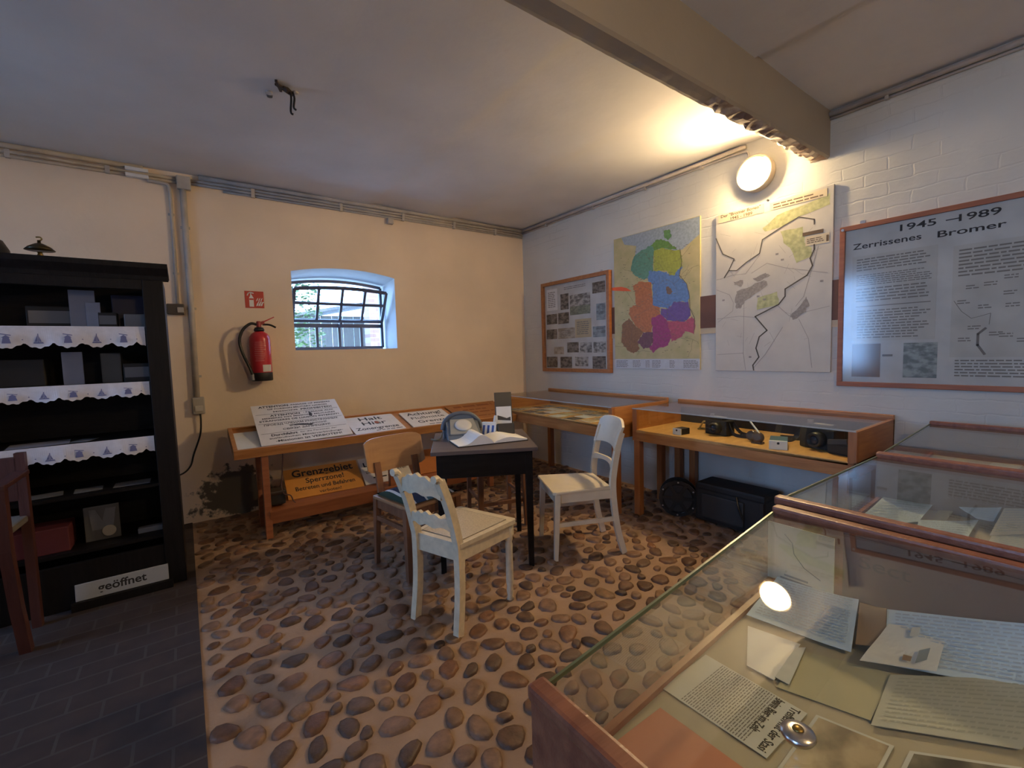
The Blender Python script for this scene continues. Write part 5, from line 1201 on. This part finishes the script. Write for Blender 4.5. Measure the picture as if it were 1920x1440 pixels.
for k, (z, h_) in enumerate(((SH[0]+.004, .125), (SH[1]+.004, .092), (SH[2]+.004, .105))):
    t = thing('lace_trim', 'white scalloped lace trim with blue motifs along the %s shelf of the cabinet' % ('upper', 'middle', 'lower')[k], 'lace trim', M=frame((CX0+.10, CY0-.004, z), (1, 0, 0), (0, 0, 1)), group='lace trims on the cabinet shelves')
    bm = NB(); n = 150; L_ = W_-.21; A = []; B = []
    for i in range(n+1):
        x = L_*i/n; s = abs(sin(pi*x/.123)); y = -h_*(.78+.22*s) + .004*sin(x*170); zz = .006*sin(x*22+k)
        A.append([bm.verts.new((x, 0, d)) for d in (0, .0015)]); B.append([bm.verts.new((x, y, d+.006+zz)) for d in (0, .0015)])
    for i in range(n):
        bm.faces.new((A[i][1], B[i][1], B[i+1][1], A[i+1][1])); bm.faces.new((A[i][0], A[i+1][0], B[i+1][0], B[i][0])); bm.faces.new((B[i][0], B[i+1][0], B[i+1][1], B[i][1]))
    part('cloth', bm, LACE, t)
    bm = NB()
    for i in range(int(L_/.123)):
        x = .0615+.123*i; y = -h_*.62; zz = lambda: .006*sin(x*22+k)+.0115
        def fl(P): flat(bm, [(x+a, y+b_*h_/.125) for a, b_ in P], zz())
        if i % 2 == 0: fl([(-.022, -.022), (.022, -.022), (.018, -.014), (-.018, -.014)]); fl([(-.002, -.014), (.002, -.014), (.002, .034), (-.002, .034)]); fl([(-.016, -.012), (-.003, -.012), (-.003, .026)]); fl([(.003, -.012), (.013, -.012), (.003, .02)])
        else: fl([(-.018, -.02), (.018, -.02), (.012, .012), (-.012, .012)]); fl([(-.018, .012), (.018, .012), (0, .026)]); fl([(-.02, .03), (.02, .022), (.02, .027), (-.02, .035)])
        flat(bm, [(x+.058, y), (x+.065, y-.004), (x+.065, y+.004)], zz())
    part('motif', bm, LBLUE, t)
DIM = plain('cabinet_grey', (.16, .16, .17), .7); DIM2 = plain('cabinet_violet_grey', (.24, .24, .29), .7)
def block(label, x, y, z, sx, sy, sz, m, nm='box', cat='box', spine=None, rz=0):
    M = cab(x, y, z) @ Matrix.Rotation(radians(rz), 4, 'Z'); bm = NB(); box(bm, -sx/2, sx/2, 0, sy, 0, sz, min(.006, sz*.2))
    if not spine: solo(nm, bm, m, label, cat, M=M); return
    t = thing(nm, label, cat, M=M); part('body', bm, m, t)
    if spine: bm = NB(); box(bm, -sx/2*.9, sx/2*.9, -.002, 0, sz*.25, sz*.8); part('front_label', bm, spine, t)
block('tall pale strip standing on the top shelf of the cabinet', -.475, .16, SH[0], .12, .006, .235, DIM2, 'card', 'card')  # plain pale upright strip, taken up again one shelf lower
block('second pale strip standing just right of the tall strip on the top shelf', -.425, .135, SH[0], .07, .006, .16, DIM2, 'card', 'card', rz=-8)
block('long grey carton on the top shelf left of the pale strips', -.62, .20, SH[0]+.0, .22, .12, .135, BLACKMATT, spine=DIM)
block('dark blue box at the right end of the top shelf', -.26, .22, SH[0], .17, .10, .22, plain('dark_blue', (.010, .012, .05), .5), spine=None)
block('small bluish grey model car in front of the dark blue box', -.225, .09, SH[0], .11, .07, .09, DIM, 'model_car', 'model')
block('dark carton in the middle of the top shelf', -.36, .13, SH[0], .09, .10, .10, BLACKMATT, spine=DIM)
block('pale narrow strip standing on the second shelf of the cabinet', -.545, .17, SH[1], .095, .006, .20, DIM2, 'card', 'card')
block('grey carton on the right of the second shelf', -.37, .2, SH[1], .10, .12, .19, plain('grey_carton', (.09, .09, .09), .7))
block('dark case at the right end of the second shelf', -.24, .15, SH[1], .14, .14, .12, BLACKMATT, spine=DIM)
block('wide dark carton on the left of the second shelf', -.80, .18, SH[1], .26, .14, .16, BLACKMATT)
def leaf(label, x, y, z, sx, sy, rz, m=DIM):
    bm = NB(); box(bm, -sx/2, sx/2, -sy/2, sy/2, 0, .002); solo('leaflet', bm, m, label, 'leaflet', M=cab(x, y, z) @ Matrix.Rotation(radians(rz), 4, 'Z'))
leaf('large pale leaflet lying at the left of the third shelf', -.72, .16, SH[2], .26, .2, 6, DIM2); leaf('small leaflet lying in the middle of the third shelf', -.52, .14, SH[2], .09, .12, -20)
leaf('leaflet lying at the right of the fourth shelf', -.31, .12, SH[3], .18, .13, 0); leaf('glossy leaflet lying in the middle of the fourth shelf', -.52, .12, SH[3], .13, .12, 4); leaf('leaflet lying at the left of the fourth shelf', -.72, .12, SH[3], .17, .12, 8)
t = thing('framed_badge', 'grey plaque with a round pale badge on the bottom shelf', 'plaque', M=cab(-.475, .14, SH[4]))
bm = NB(); box(bm, -.085, .085, 0, .012, 0, .22, .004); part('plate', bm, plain('plaque_grey', (.10, .10, .10), .5), t)
bm = NB(); prism(bm, [(-.05, .07), (.05, .07), (.07, .20), (.02, .20), (.0, .12), (-.03, .20), (-.06, .20)], 0, .004, frame((0, -.001, 0), (1, 0, 0), (0, 0, 1))); part('ribbon', bm, DIM, t)
bm = NB(); lathe(bm, [(0, 0), (.034, 0), (.034, .006), (0, .007)], 20, frame((.03, -.004, .055), (1, 0, 0), (0, 0, 1))); part('badge', bm, plain('badge_pale', (.45, .42, .36), .4), t)
block('dark red box at the left of the bottom shelf', -.74, .05, SH[4], .25, .2, .15, plain('dark_red', (.11, .02, .025), .6), spine=None)
block('grey brush shaped piece at the right end of the bottom shelf', -.235, .1, SH[4], .14, .05, .035, DIM, 'small_tool', 'tool')
# on top of the cabinet
t = thing('oil_lamp', 'small brass oil lamp on top of the black cabinet', 'lamp', (-.64, 3.85, 2.06))
bm = NB(); lathe(bm, [(0, 0), (.035, 0), (.03, .008), (.012, .02), (.018, .035), (.01, .05), (.012, .06), (0, .062)], 18); part('font', bm, BRASS, t, smooth=True)
bm = NB(); lathe(bm, [(.068, .07), (.05, .09), (.02, .108), (.008, .112), (.008, .128), (.0, .13)], 20); part('shade', bm, plain('dark_brass', (.05, .035, .015), .4, .6), t, smooth=True)
bm = NB(); tube(bm, curve_pts([(.0, 0, .125), (.012, 0, .135), (.006, 0, .147), (-.012, 0, .146)], 4), .004, 8); part('hook', bm, BRASS, t)
t = thing('steel_helmet', 'black domed helmet on top of the black cabinet', 'helmet', (-.875, 3.86, 2.06))
bm = NB(); lathe(bm, [(.118, 0), (.112, .02), (.108, .06), (.085, .11), (.045, .135), (0, .14)], 28); part('shell', bm, plain('helmet_black', (.012, .012, .014), .4), t, smooth=True)
bm = NB(); lathe(bm, [(.108, .003), (.128, 0), (.13, .006), (.112, .014)], 28); part('rim', bm, BLACK, t, smooth=True)
t = thing('opening_sign', 'silver strip sign reading geöffnet standing at the foot of the cabinet', 'sign', M=frame((-.60, CY0-.045, .05), (1, 0, 0), (0, .12, 1)))
bm = NB(); box(bm, 0, .44, 0, .098, 0, .012, .003); part('plate', bm, plain('brushed_aluminium', (.42, .44, .46), .4, .3), t)
bm = NB(); text(bm, 'geöffnet', .215, .03, .068, .0122, .23, bold=.02); part('lettering', bm, INK, t)
bm = NB(); box(bm, -.62, -.14, CY0-.075, CY0-.026, -.002, .05, .004); solo('wooden_batten', bm, CABWOOD, 'dark batten on the floor carrying the silver sign', 'batten')

# armchair at the left edge
t = thing('wooden_armchair', 'reddish wooden armchair standing before the black cabinet', 'chair', M=Matrix.Translation((-1.02, 3.20, 0)) @ Matrix.Rotation(radians(-4), 4, 'Z'))
REDW = wood('reddish_wood', (.06, .020, .017), (.09, .032, .026), .45, 'Z', 4)
for s in (-1, 1):
    bm = NB(); P = [(s*.27, .0, .86), (s*.265, .02, .55), (s*.27, .05, .25), (s*.28, .08, -.002)]
    for a, b_ in zip(P, P[1:]): beam(bm, a, b_, .045, .045, (0, 1, 0))
    part('front_leg', bm, REDW, t)
    bm = NB(); beam(bm, (s*.25, .36, .98), (s*.25, .36, -.002), .04, .04, (0, 1, 0)); part('rear_leg', bm, REDW, t)
    bm = NB(); beam(bm, (s*.27, -.03, .87), (s*.25, .37, .87), .055, .025, bev=.005); part('armrest', bm, REDW, t)
    bm = NB(); beam(bm, (s*.268, .02, .60), (s*.10, .03, .45), .03, .05, (0, 1, 0)); part('brace', bm, REDW, t)
bm = NB(); box(bm, -.26, .26, .0, .38, .60, .635, .01); part('seat', bm, mat('worn_seat', (.15, .13, .11), .7), t)
bm = NB(); box(bm, -.24, .24, .34, .36, .72, .96, .006); part('backrest', bm, REDW, t)

# ================================================================== OUTSIDE
bm = NB(); box(bm, -14, 16, -8, 26, -.5, -.3); solo('yard_ground', bm, mat('yard_paving', (.40, .38, .34), .9, 0, .2, 2), 'paved yard outside the window', 'ground')['kind'] = 'structure'
LEAF = mat('leaf', (.018, .05, .012), .6, 0, 0, 2.5, 0, 40, (.06, .11, .025))
def bush(label, cx, cy, z0, z1, rx, ry, n, seed):
    rd = random.Random(seed); t = thing('leafy_bush', label, 'bush', (cx, cy, -.3)); bm = NB()
    for _ in range(n):
        a = rd.uniform(0, 6.28); q = rd.random()**.5; h = rd.random(); k = (1-abs(2*h-1)**3)**.5
        p = Vector((rx*q*k*cos(a), ry*q*k*sin(a), z0+.3+(z1-z0)*h)); s = rd.uniform(.04, .085)
        R = Matrix.Rotation(rd.uniform(0, 6.28), 3, 'Z') @ Matrix.Rotation(rd.uniform(.2, 1.4), 3, 'X')
        f = bm.faces.new([bm.verts.new(p + R @ Vector(v)*s) for v in ((-.5, 0, 0), (0, -.3, .05), (.6, 0, 0), (0, .3, .05))])
    part('foliage', bm, LEAF, t)
    bm = NB(); tube(bm, [(0, 0, 0), (.03, 0, .8), (-.02, .03, z0+.9)], .06, 8, [.07, .05, .03]); part('trunk', bm, mat('bark', (.14, .10, .07), .9), t)
bush('sunlit green bush outside the left panes of the window', 1.42, 7.9, .6, 3.05, .52, .5, 2600, 4)
t = thing('garden_shed', 'grey weathered plank shed with a sloping roof outside the window', 'shed', (2.75, 9.3, -.3))
GW = mat('weathered_planks', (.10, .095, .085), .8, 0, .2, 5, .2, 30, None, (9, 9, 1))
bm = NB()
for k in range(9): box(bm, -.95+k*.21, -.95+k*.21+.20, 0, .03, 0, 2.55-.0*k)
part('plank_wall', bm, GW, t)
bm = NB(); box(bm, .93, .95, 0, 1.6, 0, 2.5); box(bm, -.95, -.93, .03, 1.6, 0, 2.5); part('side_wall', bm, GW, t)
bm = NB(); beam(bm, (-1.15, .8, 2.52), (1.05, .8, 2.95), 2.0, .05); part('roof', bm, mat('roof_felt', (.13, .125, .12), .9), t)
t = thing('brick_outbuilding', 'pale pink brick outbuilding outside the right panes of the window', 'building', (3.45, 8.3, -.3))
def outbrick():
    m = mat('pink_brick', (.50, .32, .27), .9); nt = m.node_tree; N = nt.nodes; L = nt.links; tc = N.new('ShaderNodeTexCoord'); mp = N.new('ShaderNodeMapping'); mp.inputs['Rotation'].default_value = (radians(90), 0, 0); L.new(tc.outputs['Object'], mp.inputs[0])
    bk = N.new('ShaderNodeTexBrick'); bk.inputs['Scale'].default_value = 1; bk.inputs['Brick Width'].default_value = .25; bk.inputs['Row Height'].default_value = .08; bk.inputs['Mortar Size'].default_value = .008
    bk.inputs['Color1'].default_value = (.24, .15, .115, 1); bk.inputs['Color2'].default_value = (.19, .105, .08, 1); bk.inputs['Mortar'].default_value = (.25, .21, .18, 1)
    L.new(mp.outputs[0], bk.inputs['Vector']); L.new(bk.outputs['Color'], N['Principled BSDF'].inputs['Base Color']); return m
bm = NB(); box(bm, -.62, .9, 0, .3, 0, 3.6); part('wall', bm, outbrick(), t)
bm = NB(); beam(bm, (-.75, .15, 3.62), (1.0, .15, 3.62), .5, .06); part('eaves', bm, PINE_RED, t)
bm = NB(); prism(bm, [(-.2, 0), (.25, 0), (.25, 2.75), (.05, 2.4)], 0, .06, frame((0, -.03, 0), (1, 0, 0), (0, 0, 1))); part('buttress', bm, mat('dark_brick', (.07, .035, .03), .9), t)
